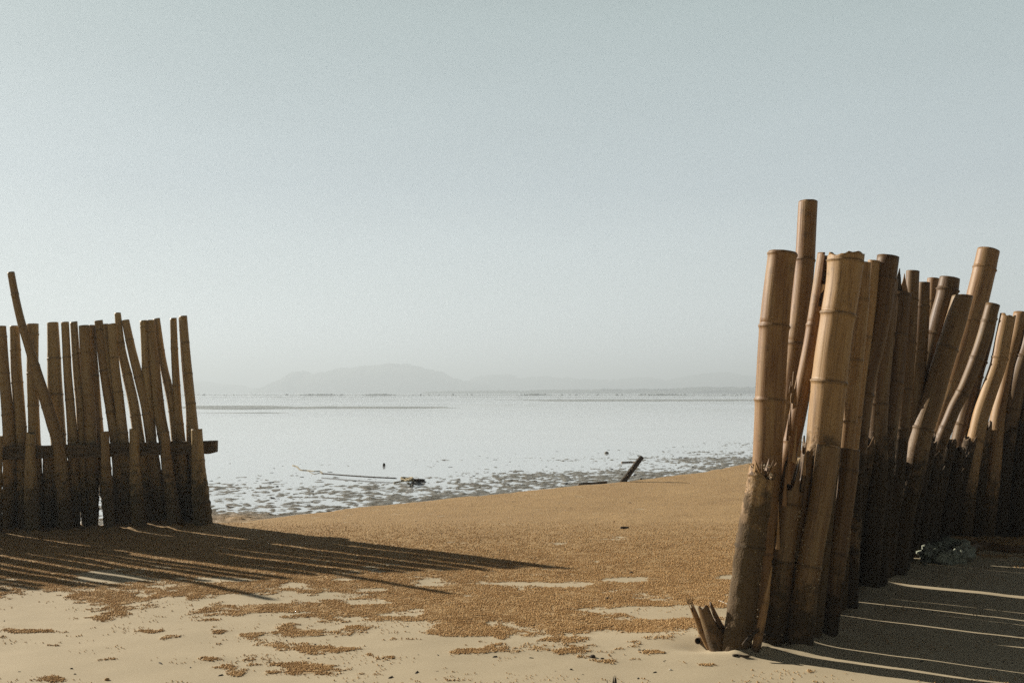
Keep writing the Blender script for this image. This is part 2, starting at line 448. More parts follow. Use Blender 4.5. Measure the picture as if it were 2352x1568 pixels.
# flotsam too small and many to count
def build_litter():
    pts = []
    n = 800
    u = RNG.random(n)
    y = 3.0 * np.exp(u * math.log(11 / 3.0)); x = (RNG.random(n) - 0.5) * 1.15 * y
    cl = fbm(x / 0.8, y / 0.8, 91, 3)
    keep = (cl > RNG.uniform(-0.2, 0.5, n)) & (shore_t(x, y) < -0.05)
    x, y = x[keep], y[keep]
    V = []; Fc = []
    for a, b_ in zip(x, y):
        h = hz(a, b_); s0 = random.uniform(0.002, 0.006) * (1 + 0.07 * b_)
        th = random.uniform(0, 6.28); el = random.uniform(1, 2.8)
        i0 = len(V)
        for (p, q, w) in ((-1, -.5, 0), (1, -.4, 0), (.8, .5, 0), (-.9, .5, 0), (-.5, -.2, .6), (.5, -.1, .8), (.3, .3, .6), (-.5, .3, .7)):
            p *= el * random.uniform(.7, 1.2); q *= random.uniform(.7, 1.2)
            V.append((a + (p * math.cos(th) - q * math.sin(th)) * s0, b_ + (p * math.sin(th) + q * math.cos(th)) * s0, h - 0.001 + w * s0))
        for f in ((0, 1, 5, 4), (1, 2, 6, 5), (2, 3, 7, 6), (3, 0, 4, 7), (4, 5, 6, 7)):
            Fc.append(tuple(i0 + k for k in f))
    o = mesh_obj('beach_litter', np.array(V), np.array(Fc), M_DARKWOOD, smooth=False)
    tag(o, 'tiny dark crumbs of wood and weed strewn over the sand', 'litter', kind='stuff')
    # crumbs lodged in the tidal mud
    n = 3800
    y = RNG.uniform(8.3, 24, n); x = (RNG.random(n) - 0.5) * 1.05 * y
    t = shore_t(x, y)
    keep = (t > 0.05) & (fbm(x / 0.7, y / 0.5, 15, 3) > RNG.uniform(-0.2, 0.55, n)) & (height(x, y) > WATER_Z - 0.016)
    x, y = x[keep], y[keep]
    V = []; Fc = []
    for a, b_ in zip(x, y):
        h = max(hz(a, b_), WATER_Z - 0.004); s0 = random.uniform(0.008, 0.022)
        th = random.gauss(0, .5); el = random.uniform(1, 3.0)
        i0 = len(V)
        for (p, q, w) in ((-1, -.5, 0), (1, -.4, 0), (.8, .5, 0), (-.9, .5, 0), (-.5, -.2, .6), (.5, -.1, .8), (.3, .3, .6), (-.5, .3, .7)):
            p *= el * random.uniform(.7, 1.2); q *= random.uniform(.7, 1.2)
            V.append((a + (p * math.cos(th) - q * math.sin(th)) * s0, b_ + (p * math.sin(th) + q * math.cos(th)) * s0, h - 0.002 + w * s0 * .7))
        for f in ((0, 1, 5, 4), (1, 2, 6, 5), (2, 3, 7, 6), (3, 0, 4, 7), (4, 5, 6, 7)):
            Fc.append(tuple(i0 + k for k in f))
    o = mesh_obj('mud_lumps', np.array(V), np.array(Fc), M_DARKWOOD, smooth=False)
    tag(o, 'small dark lumps of mud and weed breaking the shallow water', 'mud lumps', kind='stuff')
build_litter()

# ------------------------------------------------------------------ far mud flats, shore and hills
def build_flats():
    xs = np.linspace(-190, 210, 700)
    ys = np.geomspace(36, 430, 420)
    X, Y = np.meshgrid(xs, ys); x, y = X.ravel(), Y.ravel()
    px, py = to_px(x, y, WATER_Z)
    b = -1.0 * np.ones_like(x)
    for cx, cy, rx, ry, k in ((760, 936, 330, 4.2, 1.55), (520, 935, 120, 4.0, 1.3), (560, 948, 170, 1.8, 1.1), (1250, 931, 330, 1.2, 1.0), (1500, 919, 420, 3.6, 1.5),
                              (1150, 912, 1000, 1.6, 1.05), (1150, 906.6, 1300, 1.5, 1.7), (600, 922, 260, 1.2, .9), (1650, 965, 120, 1.0, .9)):
        b = b + k * np.exp(-((px - cx) / rx) ** 4 - ((py - cy) / ry) ** 2)
    n = fbm(x / 9.0, y / 5.0, 71, 4) * 0.55 + fbm(x / 2.0, y / 1.8, 73, 3) * 0.25
    z = WATER_Z - 0.004 + np.clip((b + n) * 0.10, -0.3, 0.07)
    v = np.stack([x, y, z], 1)
    nx = len(xs)
    i = (np.arange(nx - 1)[None, :] + np.arange(len(ys) - 1)[:, None] * nx).ravel()
    o = mesh_obj('tidal_flats', v, np.stack([i, i + 1, i + nx + 1, i + nx], 1), M_BANK)
    tag(o, 'low grey green mud banks lying far out in the bay', 'mud flat', kind='structure')
build_flats()

def hill(name, dist, prof, depth, label, seed, canopy=1.0):
    pxs = np.array([p[0] for p in prof], float); pys = np.array([p[1] for p in prof], float)
    n = 420; m = 16
    q = np.linspace(pxs[0], pxs[-1], n)
    x = (q - 1176) / F * dist
    H = (901.0 - np.interp(q, pxs, pys)) / F * dist + 0.6
    H = np.maximum(H, 0.1)
    V = []
    for j in range(m):
        w = j / (m - 1) * 2 - 1
        prof_w = (1 - w * w) ** 0.7 if abs(w) < 1 else 0
        y = dist + w * depth * 0.5 + fbm(x / 60, x * 0 + j, seed, 2) * depth * 0.06
        zz = H * prof_w + canopy * prof_w * (fbm(x / 7.0, x * 0 + j * 3.1, seed + 5, 3) * 3.4 + fbm(x / 28.0, x * 0 + j, seed + 9, 2) * 2.4)
        V.append(np.stack([x, y, np.maximum(zz, -0.4 if abs(w) == 1 else -.2) - 0.1], 1))
    v = np.concatenate(V)
    i = (np.arange(n - 1)[None, :] + np.arange(m - 1)[:, None] * n).ravel()
    o = mesh_obj(name, v, np.stack([i, i + 1, i + n + 1, i + n], 1), M_HILL)
    tag(o, label, 'hill', kind='structure')

hill('wooded_hill', 1500, [(600, 901), (640, 885), (665, 868), (685, 853), (700, 851), (712, 862), (730, 857), (770, 849), (810, 845), (850, 839), (880, 836), (920, 836), (950, 840), (985, 849), (1010, 853), (1035, 866), (1060, 874), (1100, 880), (1140, 890), (1200, 901)],
     260, 'broad wooded headland fading into haze across the bay', 3)
hill('distant_ridge', 1750, [(1020, 900), (1060, 880), (1090, 868), (1125, 861), (1165, 860), (1195, 869), (1240, 866), (1300, 868), (1350, 872), (1400, 875), (1450, 870), (1490, 868), (1530, 875), (1570, 866), (1620, 859), (1670, 855), (1700, 862), (1760, 866), (1850, 858), (1950, 870), (2100, 862), (2300, 875), (2420, 900)],
     300, 'long low ridge of hills running off behind the bamboo', 13)
hill('left_ridge', 1800, [(-200, 898), (0, 876), (150, 880), (300, 872), (420, 876), (470, 877), (520, 886), (532, 882), (545, 886), (560, 892), (640, 895), (720, 900)],
     260, 'faint low hills beyond the fence with the beam', 23)
hill('mangrove_shore', 850, [(980, 901), (1040, 898), (1200, 897), (1330, 895), (1500, 893), (1580, 890), (1750, 889), (1900, 888), (2100, 889), (2400, 892)],
     90, 'flat strip of mangrove along the far shore', 33, 0.35)

def build_shore_scrub():
    V = []; Fc = []
    for k in range(420):
        q = random.choice([random.uniform(200, 2300), random.gauss(870, 16), random.gauss(1230, 14), random.gauss(735, 20), random.gauss(1520, 20)])
        y = random.uniform(352, 372); x = (q - 1176) / F * y
        h = random.uniform(0.15, 0.55); r = random.uniform(0.2, 0.7)
        i0 = len(V); z0 = WATER_Z - 0.02
        for a in range(6):
            t_ = a * 1.047
            V.append((x + r * math.cos(t_), y + r * math.sin(t_), z0))
        for a in range(6):
            t_ = a * 1.047 + .3
            V.append((x + r * .7 * math.cos(t_), y + r * .7 * math.sin(t_), z0 + h * random.uniform(.5, .95)))
        V.append((x, y, z0 + h))
        for a in range(6):
            b_ = (a + 1) % 6
            Fc.append((i0 + a, i0 + b_, i0 + 6 + b_)); Fc.append((i0 + a, i0 + 6 + b_, i0 + 6 + a)); Fc.append((i0 + 6 + a, i0 + 6 + b_, i0 + 12))
    o = mesh_obj('shore_scrub', np.array(V), np.array(Fc), M_VEG)
    tag(o, 'thin dark line of scrub on the outermost mud bank', 'scrub', kind='stuff')
build_shore_scrub()

# ------------------------------------------------------------------ bamboo
def catmull(P, n_per):
    out = []
    Q = [P[0] * 2 - P[1]] + list(P) + [P[-1] * 2 - P[-2]]
    for i in range(1, len(Q) - 2):
        for k in range(n_per):
            t = k / n_per
            a, b, c, d = Q[i - 1], Q[i], Q[i + 1], Q[i + 2]
            out.append(0.5 * ((2 * b) + (c - a) * t + (2 * a - 5 * b + 4 * c - d) * t * t + (3 * b - a - 3 * c + d) * t ** 3))
    out.append(Q[-2].copy())
    return out

def culm(name, P, R, mat, parent=None, nodes=None, gap=0.27, top='cut', arc=None, seg=20, crust=0.0, mud_top=0.45, step=0.03, seed=1,
         wall=0.16, ribs=0.012, topfn=None, J=0.08, node_k=1.0, origin=None, flip=0.0):
    """P: centre points from foot to tip (world), R: radius at each; one tube with nodes, hollow at the tip. arc=(a0,a1): a split piece."""
    rnd = random.Random(seed)
    P = [Vector(p) for p in P]
    cl = catmull(P, 12)
    L = [0.0]
    for a, b in zip(cl, cl[1:]): L.append(L[-1] + (b - a).length)
    S = L[-1]
    # parameter along for radius
    Lp = [L[i * 12] for i in range(len(P))]
    if nodes is None:
        nodes = []; q = S - rnd.uniform(0.05, gap)
        while q > 0.05:
            nodes.append(q); q -= gap * rnd.uniform(0.8, 1.2)
    ss = set(np.round(np.arange(0, S, step), 4).tolist()); ss.add(round(S, 4))
    for nd in nodes:
        for e in (-0.016, -0.009, -0.004, 0.0, 0.004, 0.009, 0.018):
            if 0 < nd + e < S: ss.add(round(nd + e, 4))
    ss = sorted(ss)
    sl = []
    for q in ss:
        if not sl or q - sl[-1] > 0.0015: sl.append(q)
    if S - sl[-1] > 1e-5: sl[-1] = S
    La = np.array(L); C = np.array([list(c) for c in cl])
    cx = np.stack([np.interp(sl, La, C[:, i]) for i in range(3)], 1)
    rr = np.interp(sl, Lp, R)
    T = np.gradient(cx, axis=0); T /= np.linalg.norm(T, axis=1)[:, None]
    # node kinks: culms are never quite straight
    kx = np.zeros(len(sl)); ky = np.zeros(len(sl)); ax = ay = 0
    full = arc is None
    na = seg if full else seg + 1
    if full: ang = np.arange(na) / seg * 2 * math.pi
    else: ang = np.linspace(arc[0], arc[1], na)
    rib = np.array([rnd.gauss(0, ribs) for _ in range(na)])
    if top == 'jag':
        off = np.array([rnd.uniform(0, 1) ** 1.3 for _ in range(na)]); J = max(J, 0.06)
    elif top == 'cut':
        tl = rnd.uniform(0, 6.28); off = 0.10 * (1 + np.cos(ang - tl)) / 2 * rnd.uniform(.4, 1.6)
        off += np.array([rnd.uniform(0, .03) for _ in range(na)])
    elif top == 'slant':
        tl = rnd.uniform(0, 6.28); off = 0.55 * (1 + np.cos(ang - tl)) / 2
    elif top == 'chip':
        off = np.array([rnd.uniform(0, .05) for _ in range(na)]); a0 = int(rnd.uniform(0, na))
        for k in range(4): off[(a0 + k) % na] += rnd.uniform(.3, .8)
    else:
        off = np.zeros(na)
    if topfn is not None: off = np.array([topfn(a) for a in ang])
    V = []; pco = []; scar = []; mud = []
    zg = 0.0
    ph = rnd.uniform(0, 100); scar_k = rnd.uniform(.35, 1.0)
    def frame(t):
        ref = np.array((0, 1.0, 0)) if abs(t[1]) < 0.9 else np.array((0, 0, 1.0))
        u = np.cross(ref, t); u /= np.linalg.norm(u)
        w = np.cross(t, u); return u, w
    Jeff = min(J, S * 0.8)
    zbase = None
    def ring(q, c, t, r, inner=False, extra=1.0):
        u, w = frame(t)
        nd_d = min([abs(q - n) for n in nodes], default=9) if nodes else 9
        bul = 1 + node_k * (0.075 * math.exp(-(nd_d / 0.007) ** 2) + 0.02 * math.exp(-(nd_d / 0.03) ** 2))
        for n_ in nodes:
            dd = q - n_
            if 0.004 < dd < 0.016: bul -= 0.02 * node_k
        for k in range(na):
            rk = r * (bul if not inner else 1 - wall) * (1 + rib[k]) * extra
            rk *= 1 + 0.02 * math.sin(q * 9 + ang[k] + ph)
            d = u * math.cos(ang[k] + flip) + w * math.sin(ang[k] + flip)
            sh = 0.0
            if q > S - Jeff:
                f_ = (q - (S - Jeff)) / Jeff
                sh = -f_ * off[k] * Jeff
            p = c + d * rk + t * sh
            zrel = p[2]
            md = float(np.clip((mud_top - zrel) / 0.45, 0, 1))
            if crust > 0 and not inner and md > 0:
                cr_ = float(vnoise(ang[k] * 7 + ph, q * 55 + ph, 3)) ** 2 * 1.4 + 0.5 * float(vnoise(ang[k] * 3 + ph, q * 20, 8))
                p = p + d * crust * cr_ * min(1, md * 1.3)
            V.append(p); pco.append((math.cos(ang[k]) * r, math.sin(ang[k]) * r, q + ph * 0.13))
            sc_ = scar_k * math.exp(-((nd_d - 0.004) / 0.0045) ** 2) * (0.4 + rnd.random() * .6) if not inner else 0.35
            scar.append(sc_); mud.append(md)
    nr = 0
    for q, c, t, r in zip(sl, cx, T, rr): ring(q, c, t, r); nr += 1
    # inner wall, from the tip downwards
    depth_in = S if not full else min(0.16, S * .6)
    qi = [q for q in sl if q >= S - depth_in]
    if len(qi) < 3: qi = sl[-3:]
    qi = qi[::-1]
    nin = 0
    for q in qi:
        k = sl.index(q); ring(q, cx[k], T[k], rr[k], inner=True); nin += 1
    Fc = []
    tot = nr + nin
    lim = na if full else na - 1
    for j in range(tot - 1):
        for k in range(lim):
            a = j * na + k; b = j * na + (k + 1) % na
            Fc.append((a, b, b + na, a + na))
    if full:
        Fc.append(tuple((tot - 1) * na + k for k in range(na)))       # diaphragm
        Fc.append(tuple(k for k in range(na))[::-1])
    else:
        for j in range(nr - 1):                                        # the two split edges
            jo, ji = j, tot - 1 - j
            if ji - 1 < nr: break
            for k in (0, na - 1):
                a, b = jo * na + k, (jo + 1) * na + k; c, d = (ji - 1) * na + k, ji * na + k
                Fc.append((a, b, c, d) if k else (d, c, b, a))
    Vn = np.array(V)
    loc = Vector((0, 0, 0))
    if origin is not None:
        loc = Vector(origin); Vn = Vn - np.array(origin)[None]
    o = mesh_obj(name, [tuple(v) for v in Vn], Fc, mat, parent, attrs={'pco': np.array(pco), 'scar': np.array(scar), 'mud': np.array(mud)})
    o.location = loc
    o['_S'] = 0; del o['_S']
    return o, (np.array(sl), cx, T, rr)

def barnacles(parent, geo, zlo, zhi, n, size, seed, origin=None, name='barnacles', side=None):
    """crust of small shells on the foot of a culm"""
    sl, cx, T, rr = geo
    rnd = random.Random(seed)
    ok = [i for i in range(len(sl)) if zlo < cx[i][2] < zhi]
    if not ok: return
    V = []; Fc = []
    cent = [(ok[int(len(ok) * rnd.random() ** 1.7)], rnd.uniform(0, 6.28)) for _ in range(max(3, n // 9))]
    for _ in range(n):
        if rnd.random() < .75:
            i, a = rnd.choice(cent); i = min(max(i + int(rnd.gauss(0, 1.6)), ok[0]), ok[-1]); a += rnd.gauss(0, .35)
        else:
            i = rnd.choice(ok); a = rnd.uniform(0, 6.28)
        t = cx[min(i + 1, len(sl) - 1)] - cx[max(i - 1, 0)]; t /= np.linalg.norm(t)
        u = np.cross((0, 1.0, 0), t); u /= np.linalg.norm(u); w = np.cross(t, u)
        f = rnd.random(); j = min(i + 1, len(sl) - 1)
        c = cx[i] * (1 - f) + cx[j] * f
        d = u * math.cos(a) + w * math.sin(a); e = np.cross(t, d)
        s0 = size * rnd.uniform(.5, 1.4)
        p = c + d * (rr[i] * 1.0)
        i0 = len(V); m = 5; a0 = rnd.uniform(0, 6)
        for k in range(m):
            b = a0 + k * 2 * math.pi / m
            V.append(p + (t * math.cos(b) + e * math.sin(b)) * s0 - d * s0 * .4)
        tip = p + d * s0 * rnd.uniform(.5, 1.0)
        for k in range(m):
            b = a0 + k * 2 * math.pi / m
            V.append(tip + (t * math.cos(b) + e * math.sin(b)) * s0 * .5)
        for k in range(m):
            k2 = (k + 1) % m
            Fc.append((i0 + k, i0 + k2, i0 + m + k2, i0 + m + k))
        V.append(tip - d * s0 * .3)
        # little crater
        for k in range(m):
            Fc.append((i0 + m + k, i0 + m + (k + 1) % m, i0 + 2 * m, i0 + 2 * m))
    Vn = np.array(V)
    if origin is not None: Vn = Vn - np.array(origin)[None]
    Fc = [tuple(dict.fromkeys(f)) for f in Fc]
    o = mesh_obj(name, [tuple(v) for v in Vn], Fc, M_BARN, parent, smooth=False)
    o['kind'] = 'stuff'
    return o

def pole_from_px(pts, ws, Y0=None, dY=0.0, sink=0.18):
    """pts: picture points from tip to foot, the foot standing on the ground; returns world points and radii from foot to tip"""
    foot = pts[-1]
    if Y0 is None:
        g = G(*foot)
        g = G(foot[0], foot[1], hz(g.x, g.y)); Y0 = g.y
    top = pts[0]
    P = []; R = []
    if len(ws) == 2:
        n = len(pts); w = [ws[0] + (ws[1] - ws[0]) * (foot_i / (n - 1)) for foot_i in range(n)]
    else: w = ws
    for (p, wi) in zip(pts, w):
        f = (foot[1] - p[1]) / max(1.0, (foot[1] - top[1]))
        Y = Y0 + dY * f
        P.append(At(p[0], p[1], Y)); R.append(wi / 2.0 / F * Y)
    P = P[::-1]; R = R[::-1]
    d = (P[0] - P[1]).normalized()
    P.insert(0, P[0] + d * sink); R.insert(0, R[0])
    return P, R

def px_nodes(P, ylist, geoY=None):
    """arc lengths (from the foot) at which the culm crosses the given picture heights"""
    cl = catmull([Vector(p) for p in P], 12)
    L = [0.0]
    for a, b in zip(cl, cl[1:]): L.append(L[-1] + (b - a).length)
    ys = [float(to_px(np.array([c.x]), np.array([c.y]), np.array([c.z]))[1][0]) for c in cl]
    out = []
    for yy in ylist:
        for i in range(len(ys) - 1):
            if (ys[i] - yy) * (ys[i + 1] - yy) <= 0:
                f = (ys[i] - yy) / (ys[i] - ys[i + 1] + 1e-9); out.append(L[i] + f * (L[i + 1] - L[i])); break
    return out

RG = 'bamboo poles of the palisade'
FEET = []
def rpole(label, pts, ws, dY=0.0, Y0=None, mat=None, nodes=None, barn=0, parts=None, name='bamboo_pole', **kw):
    P, R = pole_from_px(pts, ws, Y0, dY)
    foot = P[1]
    root = empty(name, foot)
    tag(root, label, 'bamboo pole', RG)
    nd = px_nodes(P, nodes) if nodes else None
    kw.setdefault('mud_top', 0.62 if mat is None else 1.05)  # grime raised on the darker poles; it also paints in their lower shade
    FEET.append((foot.x, foot.y))
    o, geo = culm('culm', P, R, mat or M_WARM, root, nodes=nd, origin=foot, **kw)
    o.location = (0, 0, 0)
    if barn:
        barnacles(root, geo, 0.02, kw.get('mud_top', .5) + .05, barn * 2, 0.0034, kw.get('seed', 1), origin=foot)
    return root, geo

# the tall culms, from the near end of the palisade to the far one
rpole('thick pale pole at the near end of the palisade, top cut at a swollen joint',
      [(1797, 578), (1787, 660), (1779, 750), (1768, 920), (1762, 1060), (1752, 1250), (1745, 1452)], [64, 65, 67, 67, 66, 66, 66], Y0=4.42, seed=1, nodes=[584, 750, 919, 1090, 1270], top='cut', J=.03, seg=28, step=.02, mud_top=.35, barn=60)
rpole('tallest pole of the palisade with a straight clean cut top',
      [(1856, 462), (1849, 600), (1837, 720), (1826, 800), (1808, 960), (1790, 1150), (1770, 1432)], [43, 44, 44, 42, 42, 42, 42], Y0=4.86, seed=2, nodes=[597, 790, 985, 1180], top='cut', J=.03, seg=24, step=.02, dY=0.12)
p3, g3 = rpole('slim pole split open at the top, just right of the tallest pole',
      [(1900, 580), (1880, 700), (1865, 790), (1843, 900), (1822, 1000), (1798, 1110), (1780, 1250), (1768, 1440)], [42, 40, 38, 38, 39, 42, 44, 46], Y0=4.62, seed=3, nodes=[748, 1015, 1165], top='none', seg=24, step=.02,
      topfn=lambda a: 1.0 if 4.35 < (a % 6.283) < 4.9 else 0.03, J=.26)
rpole('thickest pole of the palisade, straw coloured with a broken stepped top',
      [(1945, 578), (1937, 650), (1926, 720), (1915, 800), (1906, 880), (1893, 1000), (1876, 1200), (1850, 1440)], [80, 76, 75, 76, 77, 76, 74, 74], Y0=4.50, seed=4, nodes=[600, 722, 878, 1060, 1240], mat=M_HONEY, top='none', seg=32, step=.02, ribs=.02,
      topfn=lambda a: (0.5 if 2.6 < (a % 6.283) < 4.4 else 0.15) + 0.1 * math.sin(a * 7), J=.05)
rpole('narrow pole pressed against the right flank of the thickest pole',
      [(1984, 602), (1978, 700), (1966, 820), (1950, 960), (1930, 1150), (1905, 1425)], [32, 34, 36, 36, 36, 38], seed=5, top='cut', J=.03)
rpole('pole with a sunlit pale edge showing between the thickest pole and a shaded one',
      [(2008, 598), (1998, 700), (1988, 780), (1972, 900), (1950, 1100), (1928, 1405)], [27, 27, 27, 28, 30, 32], seed=6, nodes=[775, 960], top='cut', J=.03, dY=.1)
rpole('dark shaded pole with a lit square top, leaning away just past the thickest pole',
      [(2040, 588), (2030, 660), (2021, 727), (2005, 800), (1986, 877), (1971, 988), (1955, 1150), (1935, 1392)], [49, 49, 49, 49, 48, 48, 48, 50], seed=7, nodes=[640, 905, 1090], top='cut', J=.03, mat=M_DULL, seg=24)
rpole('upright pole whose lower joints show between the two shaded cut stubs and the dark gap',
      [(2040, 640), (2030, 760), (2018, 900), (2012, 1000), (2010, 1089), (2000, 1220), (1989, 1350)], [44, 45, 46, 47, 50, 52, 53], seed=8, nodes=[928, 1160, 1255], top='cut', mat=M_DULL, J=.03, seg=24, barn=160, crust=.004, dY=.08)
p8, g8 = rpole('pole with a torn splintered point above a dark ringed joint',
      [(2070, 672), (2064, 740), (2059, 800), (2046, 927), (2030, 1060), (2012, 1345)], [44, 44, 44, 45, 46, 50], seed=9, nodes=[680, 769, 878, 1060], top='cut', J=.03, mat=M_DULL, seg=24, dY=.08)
def shard(parent, a, b, c, thick, mat, name='torn_splinter'):
    """flat pointed sliver with thickness: a,b foot corners, c tip"""
    a, b, c = Vector(a), Vector(b), Vector(c)
    n = (b - a).cross(c - a).normalized() * thick
    V = []; rows = 7
    for i in range(rows):
        f = i / (rows - 1)
        j1 = random.uniform(-.08, .08) * (1 - f); j2 = random.uniform(-.08, .08) * (1 - f)
        p = a.lerp(c, f) + (b - a) * j1; q = b.lerp(c, f) + (b - a) * j2
        if f == 1: p = c; q = c + (b - a) * .04
        V += [p - n * .5, q - n * .5, q + n * .5, p + n * .5]
    Fc = []
    for i in range(rows - 1):
        for k in range(4):
            x0 = i * 4 + k; x1 = i * 4 + (k + 1) % 4
            Fc.append((x0, x1, x1 + 4, x0 + 4))
    Fc += [(3, 2, 1, 0), tuple((rows - 1) * 4 + k for k in range(4))]
    inv = parent.location if parent else Vector((0, 0, 0))
    return mesh_obj(name, [v - inv for v in V], Fc, mat, parent, smooth=False)
Y8 = p8.location.y + .06
shard(p8, At(2050, 676, Y8), At(2074, 678, Y8), At(2066, 616, Y8), .006, M_DARKWOOD)
shard(p8, At(2066, 678, Y8 + .02), At(2086, 680, Y8 + .02), At(2077, 628, Y8 + .02), .005, M_WARM)
rpole('narrow square topped pole right behind the torn splintered one',
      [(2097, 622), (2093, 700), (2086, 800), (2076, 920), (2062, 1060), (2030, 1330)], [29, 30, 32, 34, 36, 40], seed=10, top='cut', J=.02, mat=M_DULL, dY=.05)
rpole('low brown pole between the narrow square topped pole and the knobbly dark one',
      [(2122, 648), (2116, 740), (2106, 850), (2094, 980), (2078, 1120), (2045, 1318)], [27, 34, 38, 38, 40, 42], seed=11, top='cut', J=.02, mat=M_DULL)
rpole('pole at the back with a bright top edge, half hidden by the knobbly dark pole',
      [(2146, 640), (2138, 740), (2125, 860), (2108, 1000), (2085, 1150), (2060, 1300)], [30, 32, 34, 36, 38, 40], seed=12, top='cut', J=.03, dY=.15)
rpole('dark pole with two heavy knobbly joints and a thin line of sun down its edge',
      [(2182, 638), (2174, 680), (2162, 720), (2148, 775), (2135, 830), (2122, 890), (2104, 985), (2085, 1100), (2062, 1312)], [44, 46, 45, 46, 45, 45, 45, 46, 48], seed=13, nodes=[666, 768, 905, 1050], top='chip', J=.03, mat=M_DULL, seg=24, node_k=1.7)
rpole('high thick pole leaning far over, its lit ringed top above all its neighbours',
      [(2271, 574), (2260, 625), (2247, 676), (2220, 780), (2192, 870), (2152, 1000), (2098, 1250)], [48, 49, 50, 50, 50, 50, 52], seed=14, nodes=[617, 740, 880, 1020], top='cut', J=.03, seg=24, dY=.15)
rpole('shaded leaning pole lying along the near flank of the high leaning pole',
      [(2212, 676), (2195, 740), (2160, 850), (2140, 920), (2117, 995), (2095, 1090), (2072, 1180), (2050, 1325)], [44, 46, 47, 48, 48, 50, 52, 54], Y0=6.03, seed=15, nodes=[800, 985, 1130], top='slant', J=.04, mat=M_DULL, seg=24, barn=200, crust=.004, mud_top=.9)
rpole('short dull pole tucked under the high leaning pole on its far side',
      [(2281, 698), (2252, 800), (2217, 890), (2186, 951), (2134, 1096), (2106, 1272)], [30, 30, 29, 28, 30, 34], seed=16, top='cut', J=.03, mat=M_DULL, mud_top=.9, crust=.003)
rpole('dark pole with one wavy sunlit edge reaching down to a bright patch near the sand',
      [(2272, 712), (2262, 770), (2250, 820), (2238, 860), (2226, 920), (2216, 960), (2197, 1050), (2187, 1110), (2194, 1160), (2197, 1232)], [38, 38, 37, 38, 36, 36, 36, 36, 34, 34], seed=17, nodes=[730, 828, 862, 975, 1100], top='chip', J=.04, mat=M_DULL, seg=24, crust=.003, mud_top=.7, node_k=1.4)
rpole('pole with a broad sunlit band tapering down its edge, near the far end',
      [(2316, 722), (2304, 780), (2292, 840), (2270, 905), (2250, 967), (2232, 1060), (2210, 1236)], [34, 35, 35, 36, 36, 38, 40], seed=18, nodes=[822, 1010], top='chip', J=.03)
rpole('pole with a thin sunlit upper edge behind the broad banded one',
      [(2348, 718), (2338, 770), (2325, 817), (2308, 900), (2292, 980), (2262, 1234)], [36, 36, 36, 36, 38, 40], seed=19, nodes=[815, 990], top='cut', J=.03, dY=.12)
rpole('pole with a short leaf shaped patch of sun below its joint, farthest but two',
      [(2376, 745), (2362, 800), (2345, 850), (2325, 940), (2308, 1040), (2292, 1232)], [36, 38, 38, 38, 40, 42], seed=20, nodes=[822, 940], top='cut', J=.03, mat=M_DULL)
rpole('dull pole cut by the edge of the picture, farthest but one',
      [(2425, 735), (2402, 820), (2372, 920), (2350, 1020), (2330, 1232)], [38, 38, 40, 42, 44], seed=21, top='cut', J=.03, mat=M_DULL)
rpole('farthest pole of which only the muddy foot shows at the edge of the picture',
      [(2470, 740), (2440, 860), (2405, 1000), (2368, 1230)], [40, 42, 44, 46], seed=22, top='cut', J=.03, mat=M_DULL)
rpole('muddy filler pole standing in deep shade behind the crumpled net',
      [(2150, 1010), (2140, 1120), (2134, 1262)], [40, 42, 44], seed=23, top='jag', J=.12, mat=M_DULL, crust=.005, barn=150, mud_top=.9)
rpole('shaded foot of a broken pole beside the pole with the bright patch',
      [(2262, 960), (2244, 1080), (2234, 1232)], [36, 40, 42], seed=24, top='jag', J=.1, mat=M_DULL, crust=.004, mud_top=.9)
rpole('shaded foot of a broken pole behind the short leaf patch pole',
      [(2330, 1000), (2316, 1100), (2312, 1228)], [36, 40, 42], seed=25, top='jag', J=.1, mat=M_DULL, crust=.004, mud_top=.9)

# plain poles crowding the gaps behind the row
rf = random.Random(17)
Yf = 4.70; k = 0
while Yf < 8.6:
    if not (5.60 < Yf < 5.86):
        xf = 1.14 + .742 * (Yf - 4.56) - .045 + rf.uniform(-.03, .03); yy = Yf + .035
        h = rf.uniform(.42, .62) if Yf < 4.98 else rf.uniform(.45, .88); ln = np.interp(Yf, [4.6, 5.5, 6.5, 8], [.08, .16, .24, .22]) * h
        z0 = hz(xf, yy); r0 = rf.uniform(.042, .055)
        P = [Vector((xf, yy, z0 - .15)), Vector((xf, yy, z0)), Vector((xf + ln * .45, yy, z0 + h * .5)), Vector((xf + ln, yy, z0 + h))]
        root = empty('bamboo_pole', P[1]); tag(root, 'dull short broken pole half hidden in a gap between the taller poles', 'bamboo pole', 'half hidden filler poles')
        o, _ = culm('culm', P, [r0 * 1.1, r0 * 1.08, r0, r0 * .92], M_DULL, root, origin=P[1], seg=16, step=.04, top='jag', J=.10, mud_top=1.0, crust=.003, seed=300 + k); o.location = (0, 0, 0)
    Yf += rf.uniform(.066, .080); k += 1

Y3 = p3.location.y - .045
for a_, b_, c_ in (((1815, 925), (1827, 928), (1822, 853)), ((1819, 940), (1829, 935), (1830, 868)), ((1812, 900), (1820, 905), (1816, 876)), ((1809, 1000), (1818, 1002), (1817, 925)), ((1805, 1012), (1811, 1012), (1812, 950))):
    shard(p3, At(*a_, Y3), At(*b_, Y3 + .005), At(*c_, Y3 - .012), .004, M_DULL, 'torn_fibre')

